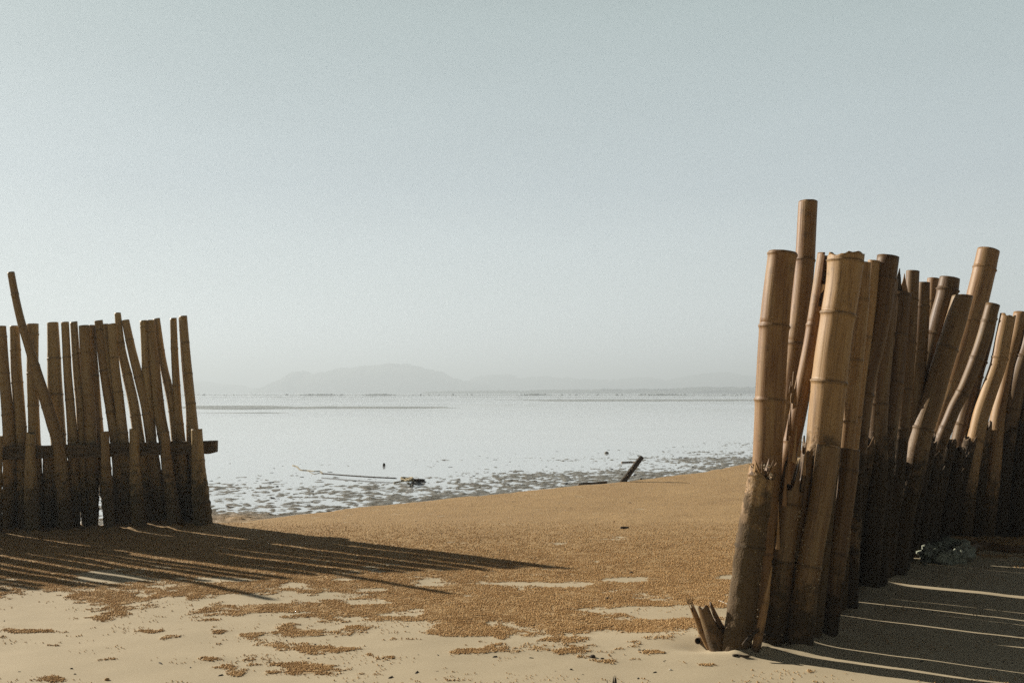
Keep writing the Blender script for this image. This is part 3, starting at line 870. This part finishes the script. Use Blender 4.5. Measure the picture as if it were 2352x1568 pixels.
# the short stubs driven in front
RS = 'short bamboo stubs at the foot of the palisade'
def stub(label, *a, **k):
    r, g = rpole(label, *a, name='bamboo_stub', **k); r['group'] = RS; r['category'] = 'bamboo stub'; return r, g
s1, gs1 = stub('leftmost stub, frayed at its broken top and crusted with barnacles',
     [(1750, 1066), (1746, 1110), (1736, 1170), (1722, 1260), (1706, 1380), (1692, 1474)], [56, 58, 60, 60, 60, 60], Y0=4.30, seed=31, nodes=[1090, 1255], top='jag', J=.05, seg=28, step=.015, crust=.006, mud_top=.92, barn=700, mat=M_WARM)
Ys = s1.location.y
for k in range(9):
    x0 = 1722 + k * 6.5; y0 = 1090 - random.uniform(0, 8)
    shard(s1, At(x0, y0, Ys - .055 + random.uniform(-.01, .02)), At(x0 + random.uniform(3, 9), y0 + 2, Ys - .055), At(x0 + random.uniform(-12, 16), y0 - random.uniform(12, 34), Ys - .05 + random.uniform(-.03, .02)), .003, M_WARM if k % 2 else M_DULL, 'frayed_fibre')
s2, gs2 = stub('splintered stub with long upright slivers, leaning against the slim split pole',
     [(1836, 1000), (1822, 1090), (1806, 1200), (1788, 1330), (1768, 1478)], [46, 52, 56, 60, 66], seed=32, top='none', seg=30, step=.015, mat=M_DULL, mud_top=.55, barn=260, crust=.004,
     topfn=lambda a: min(1, abs(math.sin(a * 2.5 + .4)) ** .7 + .25 * abs(math.sin(a * 7.0))), J=.24)
for a_, b_, c_, w_ in (((1806, 1110), (1816, 1112), (1814, 1004), 0), ((1818, 1060), (1826, 1064), (1830, 978), 0), ((1828, 1050), (1838, 1050), (1842, 992), .02), ((1796, 1160), (1806, 1164), (1806, 1070), -.01), ((1842, 1090), (1850, 1092), (1852, 1016), .01), ((1782, 1260), (1790, 1262), (1788, 1150), -.02)):
    shard(s2, At(*a_, s2.location.y - .055 + w_), At(*b_, s2.location.y - .05 + w_), At(*c_, s2.location.y - .04 + w_), .005, M_WARM)
stub('low pale sliver of split bamboo standing in front of the splintered stub',
     [(1774, 1290), (1764, 1345), (1752, 1410), (1738, 1478)], [10, 15, 19, 22], Y0=4.26, seed=33, top='none', arc=(3.4, 6.0), topfn=lambda a: abs(a - 4.7) / 1.4, J=.15, seg=12, mud_top=.3)
stub('thin round edged splinter between the splintered stub and the clean cut stub',
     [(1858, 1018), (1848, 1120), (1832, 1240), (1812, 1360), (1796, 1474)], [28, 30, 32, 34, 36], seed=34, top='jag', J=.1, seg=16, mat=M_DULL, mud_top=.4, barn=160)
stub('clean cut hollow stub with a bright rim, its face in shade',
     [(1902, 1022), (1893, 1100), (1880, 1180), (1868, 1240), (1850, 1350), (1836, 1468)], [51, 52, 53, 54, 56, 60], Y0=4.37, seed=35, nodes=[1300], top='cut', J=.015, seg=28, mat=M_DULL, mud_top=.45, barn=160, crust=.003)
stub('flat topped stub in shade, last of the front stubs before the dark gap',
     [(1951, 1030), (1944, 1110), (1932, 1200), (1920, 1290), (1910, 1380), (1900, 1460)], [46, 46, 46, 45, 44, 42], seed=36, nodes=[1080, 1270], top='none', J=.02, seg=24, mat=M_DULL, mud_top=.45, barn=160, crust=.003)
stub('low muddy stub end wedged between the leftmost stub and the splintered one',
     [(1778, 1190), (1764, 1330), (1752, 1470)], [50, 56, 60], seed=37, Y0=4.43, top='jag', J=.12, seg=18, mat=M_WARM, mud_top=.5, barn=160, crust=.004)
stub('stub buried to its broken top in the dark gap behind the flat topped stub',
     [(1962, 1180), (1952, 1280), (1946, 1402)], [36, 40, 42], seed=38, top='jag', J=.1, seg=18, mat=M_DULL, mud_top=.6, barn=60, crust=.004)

# small broken pieces splayed at the foot
P, R = pole_from_px([(1583, 1379), (1597, 1412), (1611, 1447), (1633, 1491)], [11, 13, 16, 18], None, 0, .06)
r = empty('bamboo_offcut', P[1]); tag(r, 'thin frayed bamboo offcut leaning out over the sand, leftmost of the palisade', 'bamboo piece')
o, g_ = culm('culm', P, R, M_WARM, r, nodes=px_nodes(P, [1447]), origin=P[1], seg=14, step=.008, top='jag', J=.05, mud_top=-.1, seed=41, node_k=1.6); o.location = (0, 0, 0)
for k in range(4):
    shard(r, At(1578 + k * 3, 1385, P[1].y), At(1580.5 + k * 3, 1386, P[1].y), At(1575 + k * 5, 1366 + random.uniform(-4, 5), P[1].y), .0015, M_DULL, 'frayed_fibre')

P, R = pole_from_px([(1617, 1384), (1630, 1420), (1644, 1455), (1658, 1491)], [33, 42, 50, 56], None, -.02, .06)
r = empty('split_stump', P[1]); tag(r, 'dark stump split into two upright prongs beside the frayed offcut', 'stump')
def prong(a):
    a = a % 6.283
    d = abs(a - 5.25)
    return 1.0 if d < .16 else (0.06 + 0.05 * math.sin(a * 5))
o, g_ = culm('culm', P, R, M_DULL, r, nodes=[9], origin=P[1], seg=36, step=.008, arc=(2.9, 6.4), topfn=prong, J=.115, mud_top=.25, seed=42, wall=.2); o.location = (0, 0, 0)

Y = G(1608, 1478).y
a_ = At(1612, 1468, Y + .05); b_ = At(1603, 1471, Y - .03)
o, g_ = culm('bamboo_end', [a_, a_.lerp(b_, .5), b_], [.014, .0145, .0145], M_DULL, None, nodes=[9], seg=18, step=.006, top='cut', J=.01, mud_top=-1, seed=43, wall=.22)
tag(o, 'short hollow bamboo end poking out beneath the frayed offcut', 'bamboo piece')

# leaning stick across the stub feet
def stick(name, pts, rad, mat, label, cat, group=None, seg=8, step=.02, lift=None, jit=.0):
    P = []
    for p in pts:
        if len(p) == 2:
            g = G(*p); z = max(hz(g.x, g.y), WATER_Z); g = G(p[0], p[1], z + (lift if lift is not None else rad * .6)); P.append(g)
        else: P.append(Vector(p))
    n = len(P)
    rs = [rad * random.uniform(.85, 1.15) for _ in P]
    o, _ = culm(name, P, rs, mat, None, nodes=[99], seg=seg, step=step, top='jag', J=.02, mud_top=-9, seed=len(label), ribs=.06)
    tag(o, label, cat, group)
    return o
Yk = 4.18
stick('driftwood_stick', [At(1706, 1481, Yk), At(1722, 1462, Yk + .02), At(1750, 1440, Yk + .08)], .007, M_DARKWOOD, 'short dark stick propped against the feet of the stubs', 'stick')
stick('pale_twig', [(1650, 1378), (1664, 1384), (1682, 1393)], .003, M_SHELL, 'thin bleached twig lying on the sand behind the leftmost stub', 'twig', step=.01)
stick('bark_chip', [(1684, 1505), (1694, 1504), (1710, 1507), (1727, 1507)], .006, M_DARKWOOD, 'black curled chip of bark lying on pale sand in front of the stubs', 'bark chip', lift=.010, step=.01)
stick('bark_chip', [(1426, 1212), (1436, 1211), (1446, 1212)], .010, M_DARKWOOD, 'small black chip alone on the brown sand of the middle beach', 'bark chip', step=.02)

# pieces lying in the shade by the far poles
Yb = G(2190, 1250).y
P = [At(2168, 1248, Yb), At(2200, 1247, Yb - .02), At(2240, 1249, Yb - .05), At(2285, 1256, Yb - .12)]
o, _ = culm('fallen_bamboo', P, [.050, .050, .045, .03], M_WARM, None, nodes=[.16], seg=20, step=.02, arc=(-.3, 3.3), top='jag', J=.2, mud_top=-9, seed=51, flip=math.pi)
tag(o, 'split bamboo lying by the far poles with a strip of sun along it', 'bamboo piece')
stick('fallen_pole', [(2215, 1262), (2262, 1256), (2330, 1262), (2375, 1258)], .030, M_DULL, 'dark round pole lying flat at the foot of the farthest poles', 'bamboo pole', seg=14)

def rag():
    path = [(2112, 1256), (2122, 1270), (2132, 1286), (2150, 1292), (2168, 1294), (2186, 1290), (2204, 1290), (2214, 1280), (2212, 1268), (2196, 1262), (2176, 1262), (2160, 1268), (2146, 1272)]
    P = []
    for p in path:
        g = G(*p); P.append(Vector((g.x, g.y, hz(g.x, g.y) + .03)))
    cl = catmull(P, 14)
    V = []; na = 22
    for i, c in enumerate(cl):
        t = (cl[min(i + 1, len(cl) - 1)] - cl[max(i - 1, 0)]).normalized()
        u = t.cross(Vector((0, 0, 1))).normalized(); w = u.cross(t)
        e = min(1, i / 6, (len(cl) - 1 - i) / 6) ** .5 if 0 < i < len(cl) - 1 else .05
        for k in range(na):
            a = k / na * 6.283
            n1 = float(fbm(np.array([i * .16]), np.array([math.cos(a) * 1.3 + 3]), 5, 3)[0]); n2 = float(fbm(np.array([i * .35]), np.array([a * 2.2]), 8, 2)[0])
            r = .040 * e * (1 + .75 * n1 + .55 * n2 + .25 * math.sin(a * 5 + i * .3))
            p = c + u * math.cos(a) * r * 1.25 + w * math.sin(a) * r * .95
            V.append(p)
    Fc = [(j * na + k, j * na + (k + 1) % na, (j + 1) * na + (k + 1) % na, (j + 1) * na + k) for j in range(len(cl) - 1) for k in range(na)]
    o = mesh_obj('crumpled_net', V, Fc, M_RAG); tag(o, 'crumpled grey green net heaped on the shaded sand at the foot of the leaning poles', 'net')
    # stray cord of the net
    return o
net = rag()
def tube_obj(name, P, rad, mat, seg=7, parent=None):
    cl = catmull([Vector(p) for p in P], 8); V = []
    for i, c in enumerate(cl):
        t = (cl[min(i + 1, len(cl) - 1)] - cl[max(i - 1, 0)]).normalized()
        ref = Vector((0, 0, 1)) if abs(t.z) < .9 else Vector((1, 0, 0))
        u = t.cross(ref).normalized(); w = u.cross(t)
        for k in range(seg):
            a = k / seg * 6.283 + i * .3
            r = rad * (1 + .12 * math.cos(3 * (k / seg * 6.283) + i * .8))
            V.append(c + u * math.cos(a) * r + w * math.sin(a) * r)
    n = len(cl)
    Fc = [(j * seg + k, j * seg + (k + 1) % seg, (j + 1) * seg + (k + 1) % seg, (j + 1) * seg + k) for j in range(n - 1) for k in range(seg)]
    Fc += [tuple(range(seg))[::-1], tuple((n - 1) * seg + k for k in range(seg))]
    return mesh_obj(name, V, Fc, mat, parent)
def gz(px, py, up=.005):
    g = G(px, py); z = max(hz(g.x, g.y), WATER_Z) + up
    return G(px, py, z)
tube_obj('stray_cord', [gz(2104, 1270), gz(2112, 1276), gz(2120, 1290), gz(2126, 1298)], .005, M_RAG, parent=net)

# shell scraps in the shade and on the sand
def pebble(name, px, py, size, mat, label, cat, flat=.6, group=None, seed=0):
    rnd = random.Random(int(px * 7 + py)); g = G(px, py); z = max(hz(g.x, g.y), WATER_Z); g = G(px, py, z)
    V = []; na, nb = 10, 6
    lob = [rnd.uniform(.75, 1.2) for _ in range(na)]
    V.append((0, 0, -size * flat * .5))
    for j in range(1, nb):
        el = -math.pi / 2 + math.pi * j / nb
        for k in range(na):
            a = k / na * 6.283; r = size * math.cos(el) * lob[k] * rnd.uniform(.92, 1.08)
            V.append((r * math.cos(a), r * math.sin(a) * .8, size * flat * math.sin(el) * rnd.uniform(.85, 1.1)))
    V.append((0, 0, size * flat))
    Fc = [(0, 1 + (k + 1) % na, 1 + k) for k in range(na)]
    for j in range(nb - 2):
        for k in range(na):
            a = 1 + j * na + k; b = 1 + j * na + (k + 1) % na; Fc.append((a, b, b + na, a + na))
    l = len(V) - 1
    Fc += [(l - na + k, l - na + (k + 1) % na, l) for k in range(na)]
    o = mesh_obj(name, V, Fc, mat); o.location = (g.x, g.y, z + size * flat * .35)
    tag(o, label, cat, group)
    return o
pebble('stone', 1393, 1041, .040, M_STONE, 'rounded stone alone in the water beyond the leaning stake', 'stone', .7)
pebble('stone', 1472, 1101, .02, M_STONE, 'small stone in the mud just behind the foot of the leaning stake', 'stone', .8)
pebble('stone', 882, 1070, .020, M_DARKWOOD, 'dark upright lump standing alone in the water above the long cord', 'mud lump', 1.8)
pebble('mud_clod', 1362, 1509, .013, M_DARKWOOD, 'dark reddish clod of mud on pale sand, largest of the clods above the bottom stumps', 'clod', .7)
pebble('mud_clod', 1383, 1512, .009, M_DARKWOOD, 'flat brown clod just right of the dark reddish clod', 'clod', .4)
pebble('mud_clod', 1312, 1537, .006, M_DARKWOOD, 'small grey clod on pale sand left of the dark reddish clod', 'clod', .6)
pebble('seashell', 1540, 1538, .006, M_SHELL, 'white bit of shell on the sand right of the bottom stumps', 'shell', .6)
pebble('seashell', 1655, 1508, .005, M_SHELL, 'white bit of shell on the sand left of the black chip of bark', 'shell', .6)
pebble('stone', 1450, 1316, .013, M_DARKWOOD, 'dark pebble on brown sand past the tip of the long fence shadow', 'stone', .6)
pebble('seashell', 2250, 1271, .010, M_SHELL, 'bright shell scrap in the shade by the fallen pole', 'shell', .8)
pebble('mud_clod', 1395 , 1374, .010, M_DARKWOOD, 'dark clod in the middle of the brown pellet patch', 'clod', .6)
pebble('mud_clod', 246, 1561, .010, M_PELLET, 'orange brown clod cut by the bottom edge near the left corner', 'clod', .7)

# stump tips rising at the very bottom
def tip(px, pytop, w0, w1, label, Y=3.62, lean=-2, seed=61):
    top = At(px, pytop, Y); g = Vector((top.x + lean * .001, Y, hz(top.x, Y)))
    P = [g + Vector((0, 0, -.12)), g, g.lerp(top, .5), top]
    R = [w1 / 2 / F * Y] * 2 + [(w0 * .4 + w1 * .6) / 2 / F * Y, w0 / 2 / F * Y]
    o, _ = culm('rotten_stump', P, R, M_DARKWOOD, None, nodes=[9], seg=14, step=.008, top='jag', J=.03, mud_top=-9, seed=seed, ribs=.1)
    tag(o, label, 'stump', 'rotten stump tips')
tip(1412, 1545, 7, 20, 'blunt black stump tip cut off by the bottom edge of the picture, widest of three')
tip(1396, 1558, 3, 6, 'thin dark peg just left of the widest black stump tip', seed=62)
tip(1373, 1559, 2.5, 6, 'thin dark peg leaning, leftmost of the three stump tips at the bottom', lean=-8, seed=63)

# the slanting stake at the water's edge
g0 = G(1431, 1106); g0 = G(1431, 1106, hz(g0.x, g0.y))
tp = At(1474, 1049, g0.y + .12)
root = empty('leaning_stake', g0); tag(root, 'short dark stake leaning out of the sand at the water line', 'stake')
d = (tp - g0).normalized()
o, geo = culm('culm', [g0 - d * .12, g0, g0.lerp(tp, .35), g0.lerp(tp, .7), tp], [.032, .032, .032, .032, .031], M_DARKWOOD, root, nodes=[9], origin=g0, seg=20, step=.01, top='cut', J=.02, mud_top=.22, crust=.006, seed=71)
o.location = (0, 0, 0)
barnacles(root, geo, -.02, .2, 220, .006, 72, origin=g0)
stick('flat_driftwood', [(1330, 1112), (1340, 1110), (1365, 1109), (1396, 1107)], .014, M_DULL, 'flat grey branch lying at the water line left of the leaning stake', 'driftwood', lift=.008)
stick('flat_driftwood', [(1428, 1062), (1450, 1061), (1462, 1061)], .014, M_DULL, 'short stick lying in the mud behind the leaning stake', 'driftwood', lift=.005)

# cord, rod and tangle in the shallows
o = tube_obj('rope', [gz(672, 1068), gz(682, 1071), gz(690, 1078), gz(708, 1080), gz(722, 1082, .02), gz(735, 1082, .01), gz(742, 1087)], .007, M_ROPE)
tag(o, 'frayed end of rope trailing off in the shallow water', 'rope')
stick('long_rod', [gz(739, 1087, .03), gz(790, 1091, .03), gz(850, 1095, .03), gz(912, 1098, .03)], .008, M_DARKWOOD, 'long thin rod lying in the shallows between the rope end and the tangle', 'rod')
stick('thick_stick', [gz(946, 1102, .02), gz(962, 1103, .02), gz(981, 1103, .02)], .022, M_DARKWOOD, 'short thick stick lying right of the tangled rope', 'stick')
tp_ = []
for k in range(26):
    a = k * 1.25; tp_.append(gz(935 + 15 * math.cos(a) * (1 - k * .01), 1100 + 4 * math.sin(a * 1.3), .03 + .045 * abs(math.sin(a * .9))))
tp_ += [gz(905, 1108, .01)]
o = tube_obj('tangled_rope', tp_, .010, M_ROPE); tag(o, 'dark knot of tangled rope in the shallows beside the short thick stick', 'rope')

# ------------------------------------------------------------------ the left fence, tied to a beam
FA = (-160.0, 7.80); FB = (500.0, 8.40)
def fy(px): return FA[1] + (px - FA[0]) / (FB[0] - FA[0]) * (FB[1] - FA[1])
fc = At(240, 1207, fy(240))
fence = empty('bamboo_fence', (fc.x, fc.y, 0))
tag(fence, 'fence of thin weathered bamboo stakes along a horizontal beam, standing in its own long shadow', 'fence')
FO = Vector((fc.x, fc.y, 0))
def lpole(pts, ws, back=0.0, name='stake', seed=1, **kw):
    Y0 = fy(pts[-1][0]) + back
    P, R = pole_from_px(pts, ws, Y0, kw.pop('dY', 0.0), .25)
    FEET.append((P[1].x, P[1].y - .03))
    # the foot goes to the ground whatever the picture point says
    kw.setdefault('top', 'cut'); kw.setdefault('crust', .009); kw.setdefault('mud_top', .62)
    o, geo = culm(name, P, R, kw.pop('mat', M_LEFT), fence, seg=14, step=.022, gap=.3, origin=FO, seed=seed, J=.03, **kw)
    o.location = (0, 0, 0)
    return o
LP = [
 ([(3, 748), (9, 850), (17, 941), (22, 1050), (22, 1215)], [20, 23, 25, 27, 33], 0),
 ([(33, 748), (38, 850), (44, 941), (50, 1050), (54, 1215)], [20, 24, 25, 28, 34], .02),
 ([(75, 743), (75, 850), (77, 941), (80, 1050), (84, 1213)], [25, 25, 24, 28, 34], .02),
 ([(121, 740), (125, 850), (129, 941), (136, 1050), (141, 1212)], [24, 30, 34, 32, 32], .03),
 ([(149, 739), (155, 850), (162, 941), (169, 1050), (172, 1212)], [17, 18, 20, 24, 22], 0),
 ([(169, 738), (177, 850), (185, 941), (191, 1050), (190, 1120), (205, 1210)], [16, 18, 20, 25, 24, 30], .03),
 ([(193, 747), (199, 850), (206, 941), (211, 1050), (214, 1210)], [23, 24, 26, 26, 24], 0),
 ([(211, 746), (216, 850), (222, 941), (232, 1050), (262, 1210)], [14, 20, 22, 28, 34], .05),
 ([(226, 735), (234, 810), (245, 890), (254, 941), (272, 1050), (288, 1208)], [18, 19, 20, 22, 28, 34], .02),
 ([(239, 744), (250, 850), (262, 941), (270, 1050), (276, 1208)], [20, 23, 22, 24, 28], .06),
 ([(256, 743), (265, 850), (276, 941), (287, 1050), (300, 1208)], [19, 20, 22, 25, 30], 0),
 ([(270, 718), (279, 800), (294, 870), (309, 941), (324, 1050), (340, 1206)], [14, 18, 22, 23, 26, 34], .04),
 ([(288, 735), (304, 810), (322, 881), (336, 941), (352, 1050), (372, 1206)], [17, 19, 21, 21, 25, 34], .01),
 ([(330, 735), (336, 850), (343, 941), (349, 1050), (352, 1206)], [17, 19, 21, 24, 32], .05),
 ([(346, 734), (354, 830), (366, 941), (383, 1050), (396, 1204)], [19, 22, 25, 27, 34], .02),
 ([(359, 731), (372, 820), (390, 903), (398, 950), (410, 1050), (420, 1204)], [16, 17, 19, 20, 27, 36], .06),
 ([(398, 730), (403, 850), (409, 941), (418, 1050), (436, 1203)], [15, 17, 18, 26, 34], .02),
 ([(413, 728), (422, 850), (432, 941), (438, 1050), (448, 1202)], [6, 8, 10, 18, 30], .06),
 ([(421, 725), (431, 850), (440, 941), (450, 1050), (462, 1201)], [17, 20, 22, 26, 34], .0),
]
for i, (pts, ws, bk) in enumerate(LP):
    lpole(pts, list(ws[:-1]) + [ws[-1] * .86], bk, seed=100 + i)
# the loose long stake leaning across
o = lpole([(25, 625), (37, 690), (50, 745), (68, 801), (96, 893), (121, 973), (136, 1030), (152, 1205)], [16, 17, 18, 20, 24, 27, 28, 32], -.13, seed=130)
o['label'] = 'long loose stake leaning across the others'
# short pales in front of the beam
for i, (pts, ws) in enumerate([
    ([(452, 985), (455, 1060), (460, 1130), (466, 1201)], [28, 32, 40, 48]),
    ([(379, 990), (383, 1060), (392, 1130), (402, 1204)], [20, 24, 30, 34]),
    ([(308, 984), (310, 1060), (314, 1130), (320, 1206)], [24, 26, 30, 33]),
    ([(240, 990), (243, 1060), (247, 1130), (252, 1208)], [21, 23, 26, 26]),
    ([(70, 992), (70, 1060), (72, 1130), (76, 1214)], [22, 26, 32, 36]),
    ([(-4, 1000), (-6, 1060), (-8, 1130), (-10, 1216)], [22, 24, 24, 26])]):
    lpole(pts, [w * .88 for w in ws], -.16, name='short_pale', seed=150 + i, top='none' if i < 3 else 'chip', mat=M_LEFT)
lpole([(113, 1034), (114, 1120), (114, 1212)], [26, 30, 33], .04, seed=170)
# stakes beyond the edge of the picture, whose shadows fall into it
rr_ = random.Random(5)
x = -14.0
k = 0
while x > -620:
    w = rr_.uniform(18, 25); ln = rr_.uniform(-14, 2)
    ty = 744 + rr_.uniform(-12, 14)
    lpole([(x + ln * 1.6, ty), (x + ln * .6, 941), (x + ln * .2, 1060), (x, 1216 + (-x) * .018)], [w * .85, w, w * 1.1, w * 1.35], rr_.uniform(0, .06), seed=200 + k)
    x -= w * (rr_.uniform(1.1, 1.6) if k % 3 else 2.5); k += 1
lpole([(-250, 640), (-205, 800), (-160, 960), (-120, 1217)], [16, 18, 22, 26], -.1, seed=260)

def beam():
    n = 60; V = []; Fc = []
    A = At(-620, 1058, fy(-620) - .075); B = At(498, 1026, fy(498) - .075)
    for i in range(n + 1):
        f = i / n; c = A.lerp(B, f)
        h = .052 + .003 * math.sin(i * 1.3); wd = .032
        e = 1.0
        nz = [random.uniform(-.0025, .0025) for _ in range(8)]
        low = .012 if i >= n else 0
        prof = [(-wd, -h + low), (-wd, -h * .3), (-wd, h - .004), (-wd + .005, h), (wd - .005, h), (wd, h - .004), (wd, -h * .3), (wd, -h + low)]
        for (p, q), z_ in zip(prof, nz): V.append(c + Vector((0, p + z_, q + z_ - (.004 if (i % 7 == 0 and q < 0) else 0))))
    for i in range(n):
        for k in range(8): a = i * 8 + k; b = i * 8 + (k + 1) % 8; Fc.append((a, b, b + 8, a + 8))
    Fc += [tuple(range(8))[::-1], tuple(n * 8 + k for k in range(8))]
    o = mesh_obj('beam', [v - FO for v in V], Fc, M_BEAM, fence, smooth=False)
beam()

build_ground()
build_pellets()

# ------------------------------------------------------------------ light, sky, air
sun_dir = Vector((-math.sin(SUN_AZ) * math.cos(SUN_EL), math.cos(SUN_AZ) * math.cos(SUN_EL), math.sin(SUN_EL)))
ld = bpy.data.lights.new('sun', 'SUN'); ld.energy = 5.0; ld.angle = math.radians(0.53); ld.color = (1.0, 0.895, 0.765)
lo = bpy.data.objects.new('sun', ld); COL.objects.link(lo)
lo.rotation_euler = (-sun_dir).to_track_quat('-Z', 'Y').to_euler()
lo.location = (-20, 15, 20)

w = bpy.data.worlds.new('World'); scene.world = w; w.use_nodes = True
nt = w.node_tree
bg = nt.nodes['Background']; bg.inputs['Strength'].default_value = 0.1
sky = N(nt, 'ShaderNodeTexSky', sky_type='NISHITA'); sky.sun_disc = False
sky.sun_elevation = SUN_EL; sky.sun_rotation = -SUN_AZ
sky.air_density = 1.0; sky.dust_density = 6.0; sky.ozone_density = 1.0
hs = N(nt, 'ShaderNodeHueSaturation'); hs.inputs['Saturation'].default_value = 0.35; hs.inputs['Value'].default_value = 0.55
link(nt, sky.outputs[0], hs.inputs['Color'])
tc = N(nt, 'ShaderNodeTexCoord'); sx = N(nt, 'ShaderNodeSeparateXYZ'); link(nt, tc.outputs['Generated'], sx.inputs[0])
zr = ramp(nt, [(0.0, (5.4, 5.9, 6.1)), (0.10, (4.1, 4.6, 4.7)), (0.20, (3.15, 3.65, 3.85)), (0.36, (2.55, 3.08, 3.13)), (0.48, (1.9, 2.25, 2.25)), (0.75, (0.5, 0.56, 0.5)), (1.0, (0.35, 0.4, 0.36))])
link(nt, sx.outputs['Z'], zr.inputs[0])
mixed = mixc(nt, 0.92, hs.outputs[0], zr.outputs[0])
# sky dimmed overhead and behind the camera, shaped to cut fill light in shade
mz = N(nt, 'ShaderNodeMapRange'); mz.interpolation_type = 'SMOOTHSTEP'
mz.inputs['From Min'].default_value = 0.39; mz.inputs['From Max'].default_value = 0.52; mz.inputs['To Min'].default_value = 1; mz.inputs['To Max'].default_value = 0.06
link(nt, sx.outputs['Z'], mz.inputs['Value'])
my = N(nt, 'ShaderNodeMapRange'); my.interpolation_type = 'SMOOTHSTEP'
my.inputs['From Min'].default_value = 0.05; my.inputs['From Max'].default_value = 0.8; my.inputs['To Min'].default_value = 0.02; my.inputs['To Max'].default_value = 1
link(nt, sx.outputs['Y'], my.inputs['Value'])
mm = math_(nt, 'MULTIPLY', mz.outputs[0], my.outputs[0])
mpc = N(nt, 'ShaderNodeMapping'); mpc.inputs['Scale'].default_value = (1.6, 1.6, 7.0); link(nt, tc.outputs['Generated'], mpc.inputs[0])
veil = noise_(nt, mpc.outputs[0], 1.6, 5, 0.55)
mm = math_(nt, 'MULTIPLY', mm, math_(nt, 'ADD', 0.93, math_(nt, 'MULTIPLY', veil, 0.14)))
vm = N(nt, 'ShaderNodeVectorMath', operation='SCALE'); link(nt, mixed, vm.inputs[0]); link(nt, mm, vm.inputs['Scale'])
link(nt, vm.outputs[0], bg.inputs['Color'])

def haze():
    x0, x1, y0, y1, z0, z1 = -2700, 2700, -1000, 2700, -1.7, 50
    V = [(x0, y0, z0), (x1, y0, z0), (x1, y1, z0), (x0, y1, z0), (x0, y0, z1), (x1, y0, z1), (x1, y1, z1), (x0, y1, z1)]
    Fc = [(0, 3, 2, 1), (4, 5, 6, 7), (0, 1, 5, 4), (1, 2, 6, 5), (2, 3, 7, 6), (3, 0, 4, 7)]
    m = bpy.data.materials.new('haze'); m.use_nodes = True; t = m.node_tree
    t.nodes.clear()
    out = t.nodes.new('ShaderNodeOutputMaterial'); pv = t.nodes.new('ShaderNodeVolumePrincipled')
    pv.inputs['Color'].default_value = (0.78, 0.905, 1.0, 1); pv.inputs['Density'].default_value = 0.0018; pv.inputs['Anisotropy'].default_value = 0.17
    t.links.new(pv.outputs[0], out.inputs['Volume'])
    o = mesh_obj('haze', V, Fc, m, smooth=False)
    tag(o, 'pale sea haze hanging over the whole bay', 'haze', kind='stuff')
    m.cycles.homogeneous_volume = True
haze()

cam = bpy.data.cameras.new('camera'); co = bpy.data.objects.new('camera', cam); COL.objects.link(co)
cam.sensor_width = 36; cam.lens = 36.0 * F / 2352.0; cam.clip_end = 8000; cam.clip_start = 0.05
co.location = (0, 0, CAM_H); co.rotation_euler = (math.pi / 2 + PITCH, 0, 0)
scene.camera = co
scene.view_settings.view_transform = 'Standard'; scene.view_settings.look = 'None'
scene.view_settings.exposure = 0.77; scene.view_settings.gamma = 1
scene.cycles.max_bounces = 6; scene.cycles.volume_bounces = 0
scene.cycles.use_denoising = False
